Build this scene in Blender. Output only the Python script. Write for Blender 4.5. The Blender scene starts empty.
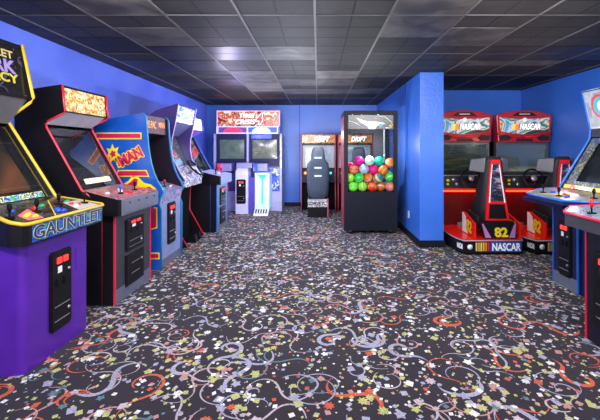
import bpy, bmesh, math, random
from mathutils import Vector, Matrix
random.seed(7)
SC = bpy.context.scene
COL = SC.collection
PI = math.pi

# ------------------------------------------------------------------ materials
def srgb(h):
    if isinstance(h, str):
        h = h.lstrip('#'); c = [int(h[i:i+2], 16)/255 for i in (0, 2, 4)]
    else: c = h
    return tuple(((x+.055)/1.055)**2.4 if x > .04045 else x/12.92 for x in c) + (1,)

class NT:
    def __init__(s, name):
        s.m = bpy.data.materials.new(name); s.m.use_nodes = True
        s.t = s.m.node_tree; s.t.nodes.clear()
        s.out = s.n('ShaderNodeOutputMaterial')
    def n(s, ty, **kw):
        o = s.t.nodes.new(ty)
        for k, v in kw.items():
            if k.startswith('i_'): o.inputs[k[2:].replace('_', ' ')].default_value = v
            else: setattr(o, k, v)
        return o
    def l(s, a, b): s.t.links.new(a, b)

_mc = {}
def mat(name, col, rough=.5, metal=0, emit=0, ecol=None, vary=.06, bump=0, bscale=200, coat=0):
    if name in _mc: return _mc[name]
    t = NT(name); b = t.n('ShaderNodeBsdfPrincipled')
    c = srgb(col)
    tc = t.n('ShaderNodeTexCoord')
    nz = t.n('ShaderNodeTexNoise'); nz.inputs['Scale'].default_value = 9; nz.inputs['Detail'].default_value = 3
    t.l(tc.outputs['Object'], nz.inputs['Vector'])
    r = t.n('ShaderNodeValToRGB')
    r.color_ramp.elements[0].color = tuple(x*(1-vary*1.6) for x in c[:3])+(1,); r.color_ramp.elements[0].position = .35
    r.color_ramp.elements[1].color = tuple(min(1, x*(1+vary)) for x in c[:3])+(1,); r.color_ramp.elements[1].position = .65
    t.l(nz.outputs['Fac'], r.inputs['Fac']); t.l(r.outputs['Color'], b.inputs['Base Color'])
    b.inputs['Roughness'].default_value = rough; b.inputs['Metallic'].default_value = metal
    b.inputs['Coat Weight'].default_value = coat
    if max(c[:3]) < .08: b.inputs['Specular IOR Level'].default_value = .15
    if emit:
        b.inputs['Emission Color'].default_value = srgb(ecol or col); b.inputs['Emission Strength'].default_value = emit
    if bump:
        n2 = t.n('ShaderNodeTexNoise'); n2.inputs['Scale'].default_value = bscale; n2.inputs['Detail'].default_value = 4
        t.l(tc.outputs['Object'], n2.inputs['Vector'])
        bp = t.n('ShaderNodeBump'); bp.inputs['Strength'].default_value = bump; bp.inputs['Distance'].default_value = .01
        t.l(n2.outputs['Fac'], bp.inputs['Height']); t.l(bp.outputs['Normal'], b.inputs['Normal'])
    t.l(b.outputs['BSDF'], t.out.inputs['Surface'])
    _mc[name] = t.m; return t.m

def art(name, cols, scale=8, emit=0, rough=.25, stretch=(1, 1, 1), dist=1.2, detail=3, seed=0, soft=False):
    """printed artwork: patches of flat colour"""
    if name in _mc: return _mc[name]
    t = NT(name); b = t.n('ShaderNodeBsdfPrincipled'); tc = t.n('ShaderNodeTexCoord')
    mp = t.n('ShaderNodeMapping'); mp.inputs['Scale'].default_value = stretch; mp.inputs['Location'].default_value = (seed*3.7, seed*1.3, seed*2.1)
    t.l(tc.outputs['Object'], mp.inputs['Vector'])
    nz = t.n('ShaderNodeTexNoise'); nz.inputs['Scale'].default_value = scale; nz.inputs['Detail'].default_value = detail
    nz.inputs['Distortion'].default_value = dist
    t.l(mp.outputs['Vector'], nz.inputs['Vector'])
    r = t.n('ShaderNodeValToRGB'); cr = r.color_ramp; cr.interpolation = 'LINEAR' if soft else 'CONSTANT'
    n = len(cols); lo, hi = .34, .64
    cr.elements[0].position = 0; cr.elements[0].color = srgb(cols[0])
    cr.elements[1].position = lo+(hi-lo)/max(1, n-1)*0.5; cr.elements[1].color = srgb(cols[1])
    for i in range(2, n):
        e = cr.elements.new(lo+(hi-lo)*i/n); e.color = srgb(cols[i])
    t.l(nz.outputs['Fac'], r.inputs['Fac']); t.l(r.outputs['Color'], b.inputs['Base Color'])
    b.inputs['Roughness'].default_value = rough
    if emit:
        t.l(r.outputs['Color'], b.inputs['Emission Color']); b.inputs['Emission Strength'].default_value = emit
    t.l(b.outputs['BSDF'], t.out.inputs['Surface'])
    _mc[name] = t.m; return t.m

def glass(name='clear_glass', tint='#e8f0f0', ior=1.6):
    if name in _mc: return _mc[name]
    t = NT(name); tr = t.n('ShaderNodeBsdfTransparent'); gl = t.n('ShaderNodeBsdfGlossy'); mx = t.n('ShaderNodeMixShader')
    tr.inputs['Color'].default_value = srgb(tint); gl.inputs['Roughness'].default_value = .015
    fr = t.n('ShaderNodeFresnel'); fr.inputs['IOR'].default_value = ior
    ge = t.n('ShaderNodeNewGeometry'); k1 = t.n('ShaderNodeMath', operation='SUBTRACT'); k1.inputs[0].default_value = 1; t.l(ge.outputs['Backfacing'], k1.inputs[1])
    k2 = t.n('ShaderNodeMath', operation='MULTIPLY'); t.l(fr.outputs['Fac'], k2.inputs[0]); t.l(k1.outputs[0], k2.inputs[1])   # one reflection per pane
    t.l(k2.outputs[0], mx.inputs['Fac']); t.l(tr.outputs['BSDF'], mx.inputs[1]); t.l(gl.outputs['BSDF'], mx.inputs[2])
    t.l(mx.outputs['Shader'], t.out.inputs['Surface'])
    _mc[name] = t.m; return t.m

def striped(name, cols, ang=(0, 0, 0), scale=6):
    t = NT(name); b = t.n('ShaderNodeBsdfPrincipled'); tc = t.n('ShaderNodeTexCoord')
    mp = t.n('ShaderNodeMapping'); mp.inputs['Rotation'].default_value = ang; t.l(tc.outputs['Object'], mp.inputs['Vector'])
    w = t.n('ShaderNodeTexWave'); w.inputs['Scale'].default_value = scale; w.inputs['Distortion'].default_value = .6; w.inputs['Detail'].default_value = 0
    t.l(mp.outputs['Vector'], w.inputs['Vector'])
    r = t.n('ShaderNodeValToRGB'); cr = r.color_ramp; cr.interpolation = 'CONSTANT'
    cr.elements[0].color = srgb(cols[0]); cr.elements[1].color = srgb(cols[1]); cr.elements[1].position = .45
    for i in range(2, len(cols)):
        e = cr.elements.new(.45+.5*(i-1)/(len(cols)-1)); e.color = srgb(cols[i])
    t.l(w.outputs['Fac'], r.inputs['Fac']); t.l(r.outputs['Color'], b.inputs['Base Color'])
    b.inputs['Roughness'].default_value = .3
    t.l(b.outputs['BSDF'], t.out.inputs['Surface']); return t.m

# ------------------------------------------------------------------ mesh building
class MB:
    def __init__(s): s.v = []; s.f = []; s.mi = []; s.sm = []
    def add(s, vs, fs, m=0, smooth=False):
        o = len(s.v); s.v += [tuple(v) for v in vs]
        for f in fs: s.f.append([o+i for i in f]); s.mi.append(m); s.sm.append(smooth)
        return s
    def box(s, x0, x1, y0, y1, z0, z1, m=0):
        v = [(x, y, z) for z in (z0, z1) for y in (y0, y1) for x in (x0, x1)]
        return s.add(v, [(0, 2, 3, 1), (4, 5, 7, 6), (0, 1, 5, 4), (2, 6, 7, 3), (0, 4, 6, 2), (1, 3, 7, 5)], m)
    def prism(s, pts, ax, a0, a1, m=0, mside=None):
        """extrude polygon pts (pairs in the two other axes) along axis ax from a0 to a1"""
        def P(p, a):
            if ax == 'x': return (a, p[0], p[1])
            if ax == 'y': return (p[0], a, p[1])
            return (p[0], p[1], a)
        n = len(pts); v = [P(p, a0) for p in pts]+[P(p, a1) for p in pts]
        s.add(v, [list(range(n))[::-1], list(range(n, 2*n))], m)
        o = len(s.v)-2*n
        for i in range(n):
            j = (i+1) % n
            s.f.append([o+i, o+j, o+n+j, o+n+i]); s.mi.append(m if mside is None else mside); s.sm.append(False)
        return s
    def hull(s, a, b, m=0):
        n = len(a); s.add(list(a)+list(b), [list(range(n))[::-1], list(range(n, 2*n))]+[[i, (i+1) % n, n+(i+1) % n, n+i] for i in range(n)], m); return s
    def tube(s, pts, r, m=0, seg=8, closed=False):
        pts = [Vector(p) for p in pts]; n = len(pts); rings = []
        for i, p in enumerate(pts):
            if closed: d = pts[(i+1) % n]-pts[i-1]
            else: d = pts[min(n-1, i+1)]-pts[max(0, i-1)]
            d.normalize(); up = Vector((0, 0, 1)) if abs(d.z) < .9 else Vector((1, 0, 0))
            a = d.cross(up).normalized(); b = d.cross(a)
            rr = r[i] if isinstance(r, (list, tuple)) else r
            rings.append([p+a*math.cos(2*PI*k/seg)*rr+b*math.sin(2*PI*k/seg)*rr for k in range(seg)])
        v = [q for ring in rings for q in ring]; f = []
        for i in range(n if closed else n-1):
            for k in range(seg):
                j = (i+1) % n; f.append((i*seg+k, i*seg+(k+1) % seg, j*seg+(k+1) % seg, j*seg+k))
        if not closed: f += [tuple(range(seg))[::-1], tuple((n-1)*seg+k for k in range(seg))]
        return s.add(v, f, m, True)
    def cyl(s, p0, p1, r, m=0, seg=16, r1=None):
        return s.tube([p0, p1], [r, r if r1 is None else r1], m, seg)
    def sphere(s, c, r, m=0, seg=20, rings=12, sc=(1, 1, 1)):
        v = [(c[0], c[1], c[2]+r*sc[2])]
        for i in range(1, rings):
            a = PI*i/rings
            for k in range(seg):
                b = 2*PI*k/seg; v.append((c[0]+r*sc[0]*math.sin(a)*math.cos(b), c[1]+r*sc[1]*math.sin(a)*math.sin(b), c[2]+r*sc[2]*math.cos(a)))
        v.append((c[0], c[1], c[2]-r*sc[2])); f = []
        for k in range(seg):
            f.append((0, 1+k, 1+(k+1) % seg)); f.append((len(v)-1, 1+(rings-2)*seg+(k+1) % seg, 1+(rings-2)*seg+k))
        for i in range(rings-2):
            for k in range(seg):
                f.append((1+i*seg+k, 1+(i+1)*seg+k, 1+(i+1)*seg+(k+1) % seg, 1+i*seg+(k+1) % seg))
        return s.add(v, f, m, True)
    def build(s, name, mats, parent=None, bevel=0, fix=True, **props):
        me = bpy.data.meshes.new(name); me.from_pydata(s.v, [], s.f)
        if not isinstance(mats, (list, tuple)): mats = [mats]
        for m in mats: me.materials.append(m)
        for p, mi, sm in zip(me.polygons, s.mi, s.sm): p.material_index = mi; p.use_smooth = sm
        if fix:
            bm = bmesh.new(); bm.from_mesh(me); bmesh.ops.recalc_face_normals(bm, faces=bm.faces); bm.to_mesh(me); bm.free()
        o = bpy.data.objects.new(name, me); COL.objects.link(o)
        if parent: o.parent = parent
        if bevel:
            b = o.modifiers.new('Bevel', 'BEVEL'); b.width = bevel; b.segments = 2; b.limit_method = 'ANGLE'
        for k, v in props.items(): o[k] = v
        return o

def thing(name, label, cat, loc=(0, 0, 0), rz=0, group=None):
    o = bpy.data.objects.new(name, None); COL.objects.link(o); o.empty_display_size = .2
    o.location = loc; o.rotation_euler = (0, 0, rz); o['label'] = label; o['category'] = cat
    if group: o['group'] = group
    return o
def tag(o, label, cat, group=None):
    o['label'] = label; o['category'] = cat
    if group: o['group'] = group
    return o
def struct(o): o['kind'] = 'structure'; return o

def text_obj(name, s, mats, parent, center, u, v, w, h, ext=.002, shear=0, bold=.0, outline=None):
    """lettering fitted to a w x h rectangle centred at center, reading along u with up v; mats=[fill] or with an outline material"""
    def mesh_of(off):
        cu = bpy.data.curves.new('t', 'FONT'); cu.body = s; cu.size = 1; cu.shear = shear; cu.offset = off; cu.extrude = .02
        cu.align_x = 'LEFT'; cu.resolution_u = 3
        ob = bpy.data.objects.new('t', cu); COL.objects.link(ob); dg = bpy.context.evaluated_depsgraph_get(); dg.update()
        me = bpy.data.meshes.new_from_object(ob.evaluated_get(dg)); bpy.data.objects.remove(ob); bpy.data.curves.remove(cu); return me
    me = mesh_of(bold); vs = [tuple(p.co) for p in me.vertices]
    x0, x1 = min(p[0] for p in vs), max(p[0] for p in vs); y0, y1 = min(p[1] for p in vs), max(p[1] for p in vs)
    U = Vector(u).normalized(); V = Vector(v).normalized(); N = U.cross(V)
    mb = MB()
    def put(me, zoff, m, e):
        vv = [Vector(center)+U*(((p.co.x-x0)/(x1-x0)-.5)*w)+V*(((p.co.y-y0)/(y1-y0)-.5)*h)+N*(zoff+(e if p.co.z > 0 else 0)) for p in me.vertices]
        mb.add(vv, [list(p.vertices) for p in me.polygons], m)
    if outline:
        m2 = mesh_of(bold+outline); put(m2, 0, 1, ext*.5)
    put(me, .0001, 0, ext)
    return mb.build(name, mats, parent, fix=False)

# ------------------------------------------------------------------ common materials
BLACK = mat('black_laminate', '#16151a', .35)
BLACKM = mat('black_matte', '#0d0d10', .7)
DKGREY = mat('charcoal_panel', '#3a3b45', .4)
GREY = mat('grey_laminate', '#5d6277', .35)
LGREY = mat('light_grey', '#b9bccb', .35)
WHITE = mat('white_laminate', '#d8dae6', .35)
METAL = mat('brushed_steel', '#c9ccd2', .3, .9)
PURPLE = mat('purple_laminate', '#52219c', .32, bump=.08, bscale=60)
YELLOW = mat('yellow_molding', '#cfae2a', .4)
RED = mat('red_molding', '#d3223f', .35)
REDP = mat('red_plastic', '#cf1820', .3)
BLUE = mat('blue_molding', '#1967c8', .35)
TEAL = mat('teal_molding', '#1f86ab', .35)
LAV = mat('lavender_molding', '#b8a8e0', .35)
GLASS = glass(ior=2.5)
SCRDARK = mat('dark_display', '#141518', .18)
PLY = mat('yellow_plastic', '#e3c81f', .35)
BLU = mat('blue_plastic', '#1d4ed6', .35)
GRN = mat('green_plastic', '#1c9a63', .35)
ORG = mat('orange_plastic', '#e8602c', .35)
PNK = mat('pink_plastic', '#e56a7a', .35)
WHT = mat('white_plastic', '#e6e6ea', .35)
REDGLOW = mat('lit_red_price_window', '#e02020', .4, emit=1.6, ecol='#ff3a2c')
MARKS = mat('white_print', '#e4e4e8', .5)

# ------------------------------------------------------------------ room
CEIL, XL, XR, YB, YA, Y0 = 2.52, -2.75, 3.80, 9.31, 7.0, -1.6
PX0, PX1, PY = 1.467, 1.81, 5.38

def wall_material(name, col, c2, spec=.35):
    t = NT(name); b = t.n('ShaderNodeBsdfPrincipled'); tc = t.n('ShaderNodeTexCoord')
    n1 = t.n('ShaderNodeTexNoise'); n1.inputs['Scale'].default_value = 1.6; n1.inputs['Detail'].default_value = 6
    t.l(tc.outputs['Object'], n1.inputs['Vector'])
    r = t.n('ShaderNodeValToRGB'); r.color_ramp.elements[0].color = srgb(col); r.color_ramp.elements[1].color = srgb(c2)
    r.color_ramp.elements[0].position = .35; r.color_ramp.elements[1].position = .7
    t.l(n1.outputs['Fac'], r.inputs['Fac']); t.l(r.outputs['Color'], b.inputs['Base Color'])
    n2 = t.n('ShaderNodeTexNoise'); n2.inputs['Scale'].default_value = 38; n2.inputs['Detail'].default_value = 5
    t.l(tc.outputs['Object'], n2.inputs['Vector'])
    bp = t.n('ShaderNodeBump'); bp.inputs['Strength'].default_value = .35; bp.inputs['Distance'].default_value = .012
    t.l(n2.outputs['Fac'], bp.inputs['Height']); t.l(bp.outputs['Normal'], b.inputs['Normal'])
    b.inputs['Roughness'].default_value = spec; t.l(b.outputs['BSDF'], t.out.inputs['Surface']); return t.m
WALL = wall_material('blue_painted_wall', '#3066cc', '#3a70d6')
WALLL = wall_material('blue_wall_light_tint', '#5870e2', '#6880ec')  # left wall's blue with the purple cast of the lights put into it
BASE = mat('black_baseboard', '#14161c', .5)

struct(MB().box(XL-.15, XL, Y0, YB, 0, CEIL).build('wall_left', WALLL))
struct(MB().box(XL-.15, PX0+.02, YB, YB+.15, 0, CEIL).build('wall_back', WALL))
struct(MB().box(PX0, PX1, PY, YB+.15, 0, CEIL).build('wall_partition', WALL, bevel=.006))
struct(MB().box(PX1, XR+.15, YA, YA+.15, 0, CEIL).build('wall_alcove', WALL))
struct(MB().box(XR, XR+.15, Y0, YA, 0, CEIL).build('wall_right', WALL))
struct(MB().box(XL, XL+.015, Y0, YB, 0, .1).build('baseboard_left', BASE))
struct(MB().box(XL+.015, PX0-.015, YB-.015, YB, 0, .1).build('baseboard_back', BASE))
mb = MB(); mb.box(PX0-.015, PX0, PY-.015, YB, 0, .1); mb.box(PX0, PX1, PY-.015, PY, 0, .1); mb.box(PX1, PX1+.015, PY-.015, YA, 0, .1)
struct(mb.build('baseboard_partition', BASE))
struct(MB().box(PX1+.015, XR, YA-.015, YA, 0, .1).build('baseboard_alcove', BASE))
struct(MB().box(XR-.015, XR, Y0, YA-.015, 0, .1).build('baseboard_right', BASE))
# seams of wall panels
SEAM = mat('wall_seam', '#1d3f96', .5)
struct(MB().box(PX0-.006, PX0, 6.24, 6.27, .1, CEIL).build('trim_1', SEAM))
struct(MB().box(-.47, -.45, YB-.006, YB, .1, CEIL).build('trim_2', SEAM))
struct(MB().box(PX1, PX1+.03, PY+.0, PY+.02, .0, .3).build('trim_3', WHT)) if False else None

# ceiling: tiles in a grid, with some smooth glossy panels
def ceiling_material():
    t = NT('black_acoustic_tile'); b = t.n('ShaderNodeBsdfPrincipled'); tc = t.n('ShaderNodeTexCoord')
    sp = t.n('ShaderNodeSeparateXYZ'); t.l(tc.outputs['Object'], sp.inputs[0])
    def M(op, a, bb=None, c=None):
        n = t.n('ShaderNodeMath', operation=op)
        for i, q in enumerate((a, bb, c)):
            if q is None: continue
            if isinstance(q, (int, float)): n.inputs[i].default_value = q
            else: t.l(q, n.inputs[i])
        return n.outputs[0]
    def groove(co, off, w):
        f = M('FRACT', M('DIVIDE', M('ADD', co, off+31), .31))
        d = M('MINIMUM', f, M('SUBTRACT', 1, f))
        return M('LESS_THAN', d, w)
    g = M('MAXIMUM', groove(sp.outputs[0], .026, .03), groove(sp.outputs[1], .0, .055))
    # per-tile tone
    fx = M('FLOOR', M('DIVIDE', M('ADD', sp.outputs[0], .026), .62)); fy = M('FLOOR', M('DIVIDE', M('ADD', sp.outputs[1], .02), .62))
    cb = t.n('ShaderNodeCombineXYZ'); t.l(fx, cb.inputs[0]); t.l(fy, cb.inputs[1])
    wn = t.n('ShaderNodeTexWhiteNoise'); t.l(cb.outputs[0], wn.inputs['Vector'])
    r = t.n('ShaderNodeValToRGB'); cr = r.color_ramp; cr.elements[0].color = srgb('#202021'); cr.elements[1].color = srgb('#3b3a3a')
    t.l(wn.outputs['Value'], r.inputs['Fac'])
    n1 = t.n('ShaderNodeTexNoise'); n1.inputs['Scale'].default_value = 3; n1.inputs['Detail'].default_value = 6; t.l(tc.outputs['Object'], n1.inputs['Vector'])
    mx = t.n('ShaderNodeMix', data_type='RGBA', blend_type='MULTIPLY'); mx.inputs['Factor'].default_value = .6
    t.l(r.outputs['Color'], mx.inputs['A']); 
    r2 = t.n('ShaderNodeValToRGB'); r2.color_ramp.elements[0].color = (.45, .45, .45, 1); r2.color_ramp.elements[0].position = .35; r2.color_ramp.elements[1].color = (1.1, 1.1, 1.1, 1); r2.color_ramp.elements[1].position = .65
    t.l(n1.outputs['Fac'], r2.inputs['Fac']); t.l(r2.outputs['Color'], mx.inputs['B'])
    m3 = t.n('ShaderNodeMix', data_type='RGBA'); t.l(g, m3.inputs['Factor']); t.l(mx.outputs['Result'], m3.inputs['A']); m3.inputs['B'].default_value = (.002, .002, .002, 1)
    t.l(m3.outputs['Result'], b.inputs['Base Color'])
    n2 = t.n('ShaderNodeTexNoise'); n2.inputs['Scale'].default_value = 60; n2.inputs['Detail'].default_value = 4; t.l(tc.outputs['Object'], n2.inputs['Vector'])
    bp = t.n('ShaderNodeBump'); bp.inputs['Strength'].default_value = .4; bp.inputs['Distance'].default_value = .01
    hh = M('SUBTRACT', n2.outputs['Fac'], M('MULTIPLY', g, 2)); t.l(hh, bp.inputs['Height']); t.l(bp.outputs['Normal'], b.inputs['Normal'])
    b.inputs['Roughness'].default_value = .6; b.inputs['Specular IOR Level'].default_value = .25
    t.l(b.outputs['BSDF'], t.out.inputs['Surface']); return t.m
def smooth_panel(name, c0, c1, rough):
    t = NT(name); b = t.n('ShaderNodeBsdfPrincipled'); tc = t.n('ShaderNodeTexCoord')
    n1 = t.n('ShaderNodeTexNoise'); n1.inputs['Scale'].default_value = 3.5; n1.inputs['Detail'].default_value = 7; n1.inputs['Distortion'].default_value = .8
    t.l(tc.outputs['Object'], n1.inputs['Vector'])
    r = t.n('ShaderNodeValToRGB'); r.color_ramp.elements[0].color = srgb(c0); r.color_ramp.elements[1].color = srgb(c1); r.color_ramp.elements[0].position = .35; r.color_ramp.elements[1].position = .7
    t.l(n1.outputs['Fac'], r.inputs['Fac']); t.l(r.outputs['Color'], b.inputs['Base Color'])
    b.inputs['Roughness'].default_value = rough; b.inputs['Specular IOR Level'].default_value = .25; t.l(b.outputs['BSDF'], t.out.inputs['Surface']); return t.m
CT = ceiling_material(); SP1 = smooth_panel('smooth_painted_panel', '#333232', '#625f5c', .5)
SP2 = smooth_panel('dusty_light_lens', '#4f4e4a', '#75716a', .45); SP3 = smooth_panel('dark_smooth_panel', '#1c1c20', '#303036', .42)
mb = MB(); mb.box(XL-.15, XR+.15, Y0, YB+.15, CEIL, CEIL+.1, 0)
def panel(x0, x1, y0, y1, m): mb.box(x0+.012, x1-.012, y0+.012, y1-.012, CEIL-.004, CEIL+.01, m)
gx = lambda i: i*.62-.026
gy = lambda j: j*.31+.0
for (i, j, w, d, m) in [(1, 8, 1, 4, 1), (-3, 7, 1, 3, 1), (-3, 11, 1, 2, 1), (-1, 13, 1, 2, 1), (-3, 13, 2, 2, 3), (0, 17, 1, 2, 2), (-2, 17, 1, 3, 1), (-1, 19, 1, 2, 1), (0, 19, 1, 2, 1),
                        (2, 11, 1, 2, 1), (3, 13, 3, 2, 3), (4, 8, 1, 2, 1), (-2, 20, 1, 3, 2), (0, 22, 2, 2, 1), (-4, 15, 2, 2, 3), (-3, 19, 1, 2, 3), (3, 15, 2, 1, 1), (-1, 22, 1, 2, 1)]:
    panel(gx(i), gx(i+w), gy(j), gy(j+d), m)
struct(mb.build('ceiling', [CT, SP1, SP2, SP3], fix=False))
TB = mat('tee_bar', '#5c5956', .45)
mb = MB()
for i in range(-4, 7):
    x = gx(i)
    if XL < x < XR: mb.box(x-.009, x+.009, Y0, YB if x < PX0 else YA, CEIL-.007, CEIL+.005)
struct(mb.build('trim_4', TB))
mb = MB()
for j in range(1, 15):
    y = gy(j*2)
    if j % 2: mb.box(XL, XR, y-.006, y+.006, CEIL-.006, CEIL+.005)
struct(mb.build('trim_5', mat('cross_tee', '#48464a', .5)))

# carpet: patterned pile
def carpet(name, c):
    t = NT(name); b = t.n('ShaderNodeBsdfPrincipled'); tc = t.n('ShaderNodeTexCoord')
    n1 = t.n('ShaderNodeTexNoise'); n1.inputs['Scale'].default_value = 160; n1.inputs['Detail'].default_value = 2; t.l(tc.outputs['Object'], n1.inputs['Vector'])
    n0 = t.n('ShaderNodeTexNoise'); n0.inputs['Scale'].default_value = 2.5; n0.inputs['Detail'].default_value = 4; t.l(tc.outputs['Object'], n0.inputs['Vector'])
    cc = srgb(c)
    r = t.n('ShaderNodeValToRGB'); r.color_ramp.elements[0].color = tuple(x*.55 for x in cc[:3])+(1,); r.color_ramp.elements[1].color = tuple(min(1, x*1.3) for x in cc[:3])+(1,)
    r.color_ramp.elements[0].position = .3; r.color_ramp.elements[1].position = .7
    ad = t.n('ShaderNodeMath', operation='ADD'); mu = t.n('ShaderNodeMath', operation='MULTIPLY'); mu.inputs[1].default_value = .35
    sb = t.n('ShaderNodeMath', operation='SUBTRACT'); sb.inputs[1].default_value = .175
    t.l(n0.outputs['Fac'], mu.inputs[0]); t.l(mu.outputs[0], sb.inputs[0]); t.l(n1.outputs['Fac'], ad.inputs[0]); t.l(sb.outputs[0], ad.inputs[1])
    t.l(ad.outputs[0], r.inputs['Fac']); t.l(r.outputs['Color'], b.inputs['Base Color'])
    b.inputs['Roughness'].default_value = .85; b.inputs['Sheen Weight'].default_value = .10; b.inputs['Sheen Roughness'].default_value = .5
    b.inputs['Sheen Tint'].default_value = (.8, .82, 1, 1)
    b.inputs['Specular IOR Level'].default_value = .08
    t.l(b.outputs['BSDF'], t.out.inputs['Surface']); return t.m
CC = [carpet('carpet_dark', '#2a252c'), carpet('carpet_olive', '#a5a46a'), carpet('carpet_salmon', '#ab7d7a'), carpet('carpet_orange', '#b0523c'),
      carpet('carpet_grey_lavender', '#908fa8'), carpet('carpet_pale_pink', '#a99ba6'), carpet('carpet_teal', '#52707c'), carpet('carpet_pale', '#cbcbd0')]
mb = MB(); mb.box(XL-.15, XR+.15, Y0, YB+.15, -.1, 0, 0)
zc = [.0002]
def flat(pts, m, z):
    a = sum(pts[i][0]*pts[(i+1) % len(pts)][1]-pts[(i+1) % len(pts)][0]*pts[i][1] for i in range(len(pts)))
    if a < 0: pts = pts[::-1]
    mb.add([(p[0], p[1], z) for p in pts], [list(range(len(pts)))], m)
def ribbon(pts, ws, m, z):
    n = len(pts); L = []; R = []
    for i in range(n):
        a = pts[max(0, i-1)]; b = pts[min(n-1, i+1)]; dx, dy = b[0]-a[0], b[1]-a[1]; l = math.hypot(dx, dy) or 1
        nx, ny = -dy/l*ws[i]/2, dx/l*ws[i]/2
        L.append((pts[i][0]+nx, pts[i][1]+ny, z)); R.append((pts[i][0]-nx, pts[i][1]-ny, z))
    v = L+R; mb.add(v, [(i, n+i, n+i+1, i+1) for i in range(n-1)], m)
rnd = random.Random(11)
def inroom(x, y): return XL < x < XR and Y0 < y < YB and not (x > PX0 and y > YA)
AX0, AX1, AY0, AY1 = -2.6, 3.7, 1.0, 9.3
area = (AX1-AX0)*(AY1-AY0)
NS = int(area*21)
for k in range(NS):
    x, y = rnd.uniform(AX0, AX1), rnd.uniform(AY0, AY1)
    if not inroom(x, y): continue
    m = rnd.choices([3, 4, 5, 2, 6], [3, 5, 6, 2, .6])[0]
    a0 = rnd.uniform(0, 2*PI); r = rnd.uniform(.06, .15); wmax = rnd.choice([.010, .014, .02, .032]) if m in (3, 4) else rnd.choice([.009, .013])
    ty = rnd.random(); pts = []
    sg = rnd.choice((-1, 1)); n = 26
    if ty < .45:      # open ring, one end thinning
        sweep = rnd.uniform(1.1, 1.9)*PI; ex = rnd.uniform(.75, 1.0)
        for i in range(n+1):
            t = i/n; rr = r*(1-.25*t); a = a0+sg*sweep*t; pts.append((x+rr*math.cos(a), y+rr*math.sin(a)*ex))
    elif ty < .75:    # curl with an S tail
        for i in range(n+1):
            t = i/n
            if t < .6:
                q = t/.6; rr = r*(.35+.65*q); a = a0+sg*q*1.7*PI; px, py = x+rr*math.cos(a), y+rr*math.sin(a); last = (px, py, a+sg*PI/2)
            else:
                q = (t-.6)/.4; aa = last[2]-sg*q*1.5; last2 = pts[-1]; px, py = last2[0]+r*.13*math.cos(aa), last2[1]+r*.13*math.sin(aa)
            pts.append((px, py))
    else:             # long wavy ribbon
        px, py, a = x, y, a0
        for i in range(n+1):
            pts.append((px, py)); a += sg*math.sin(i/n*2*PI)*.28; px += .022*math.cos(a); py += .022*math.sin(a)
    ws = [max(.004, wmax*math.sin(PI*min(1, .12+.88*(i/n)))) for i in range(n+1)]
    ribbon(pts, ws, m, .0003+.0000012*k)
    if ty < .3 and m == 3: ribbon([(x+(p[0]-x)*.72+.015, y+(p[1]-y)*.72) for p in pts], [w*.6 for w in ws], m, .0003+.0000012*k)
NC = int(area*430)
for k in range(NC):
    x, y = rnd.uniform(AX0, AX1), rnd.uniform(AY0, AY1)
    if not inroom(x, y): continue
    m = rnd.choices([1, 2, 3, 4, 5, 6, 7], [4.2, 1.6, .7, 2.8, 2.4, .5, 4])[0]
    s = rnd.choices([.006, .011, .018, .028], [4, 4.5, 3.4, 1.3])[0]*rnd.uniform(.75, 1.08); a = rnd.uniform(0, PI); z = .0008+.0000001*k
    if s > .02 and rnd.random() < .5:
        n = rnd.choice((5, 8)); flat([(x+(s*1.25 if i % 2 else s*.75)*math.cos(a+i*PI/n), y+(s*1.25 if i % 2 else s*.75)*math.sin(a+i*PI/n)) for i in range(2*n)], m, z)
    else:
        q = rnd.uniform(.6, 1); flat([(x+s*1.2*math.cos(a+d)*(q if d in (0, PI) else 1), y+s*1.2*math.sin(a+d)) for d in (0, PI/2, PI, 3*PI/2)], m, z)
struct(mb.build('floor', CC, fix=False))

# ------------------------------------------------------------------ arcade cabinet kit (local frame: x forward, y to the viewer's right, z up)
def slab(mb, p0, p1, y0, y1, off=0, th=.012, m=0):
    p0 = Vector((p0[0], 0, p0[1])); p1 = Vector((p1[0], 0, p1[1])); d = (p1-p0).normalized(); n = Vector((d.z, 0, -d.x))
    a, b = p0+n*off, p1+n*off; c, e = a-n*th, b-n*th
    q = [(a.x, a.z), (b.x, b.z), (e.x, e.z), (c.x, c.z)]
    return mb.prism(q, 'y', y0, y1, m)
def segpt(p0, p1, t, off=0):
    a = Vector((p0[0], 0, p0[1])); b = Vector((p1[0], 0, p1[1])); d = (b-a).normalized(); n = Vector((d.z, 0, -d.x))
    return a.lerp(b, t)+n*off, d, n
def lerp(p0, p1, t): return (p0[0]+(p1[0]-p0[0])*t, p0[1]+(p1[1]-p0[1])*t)

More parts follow.
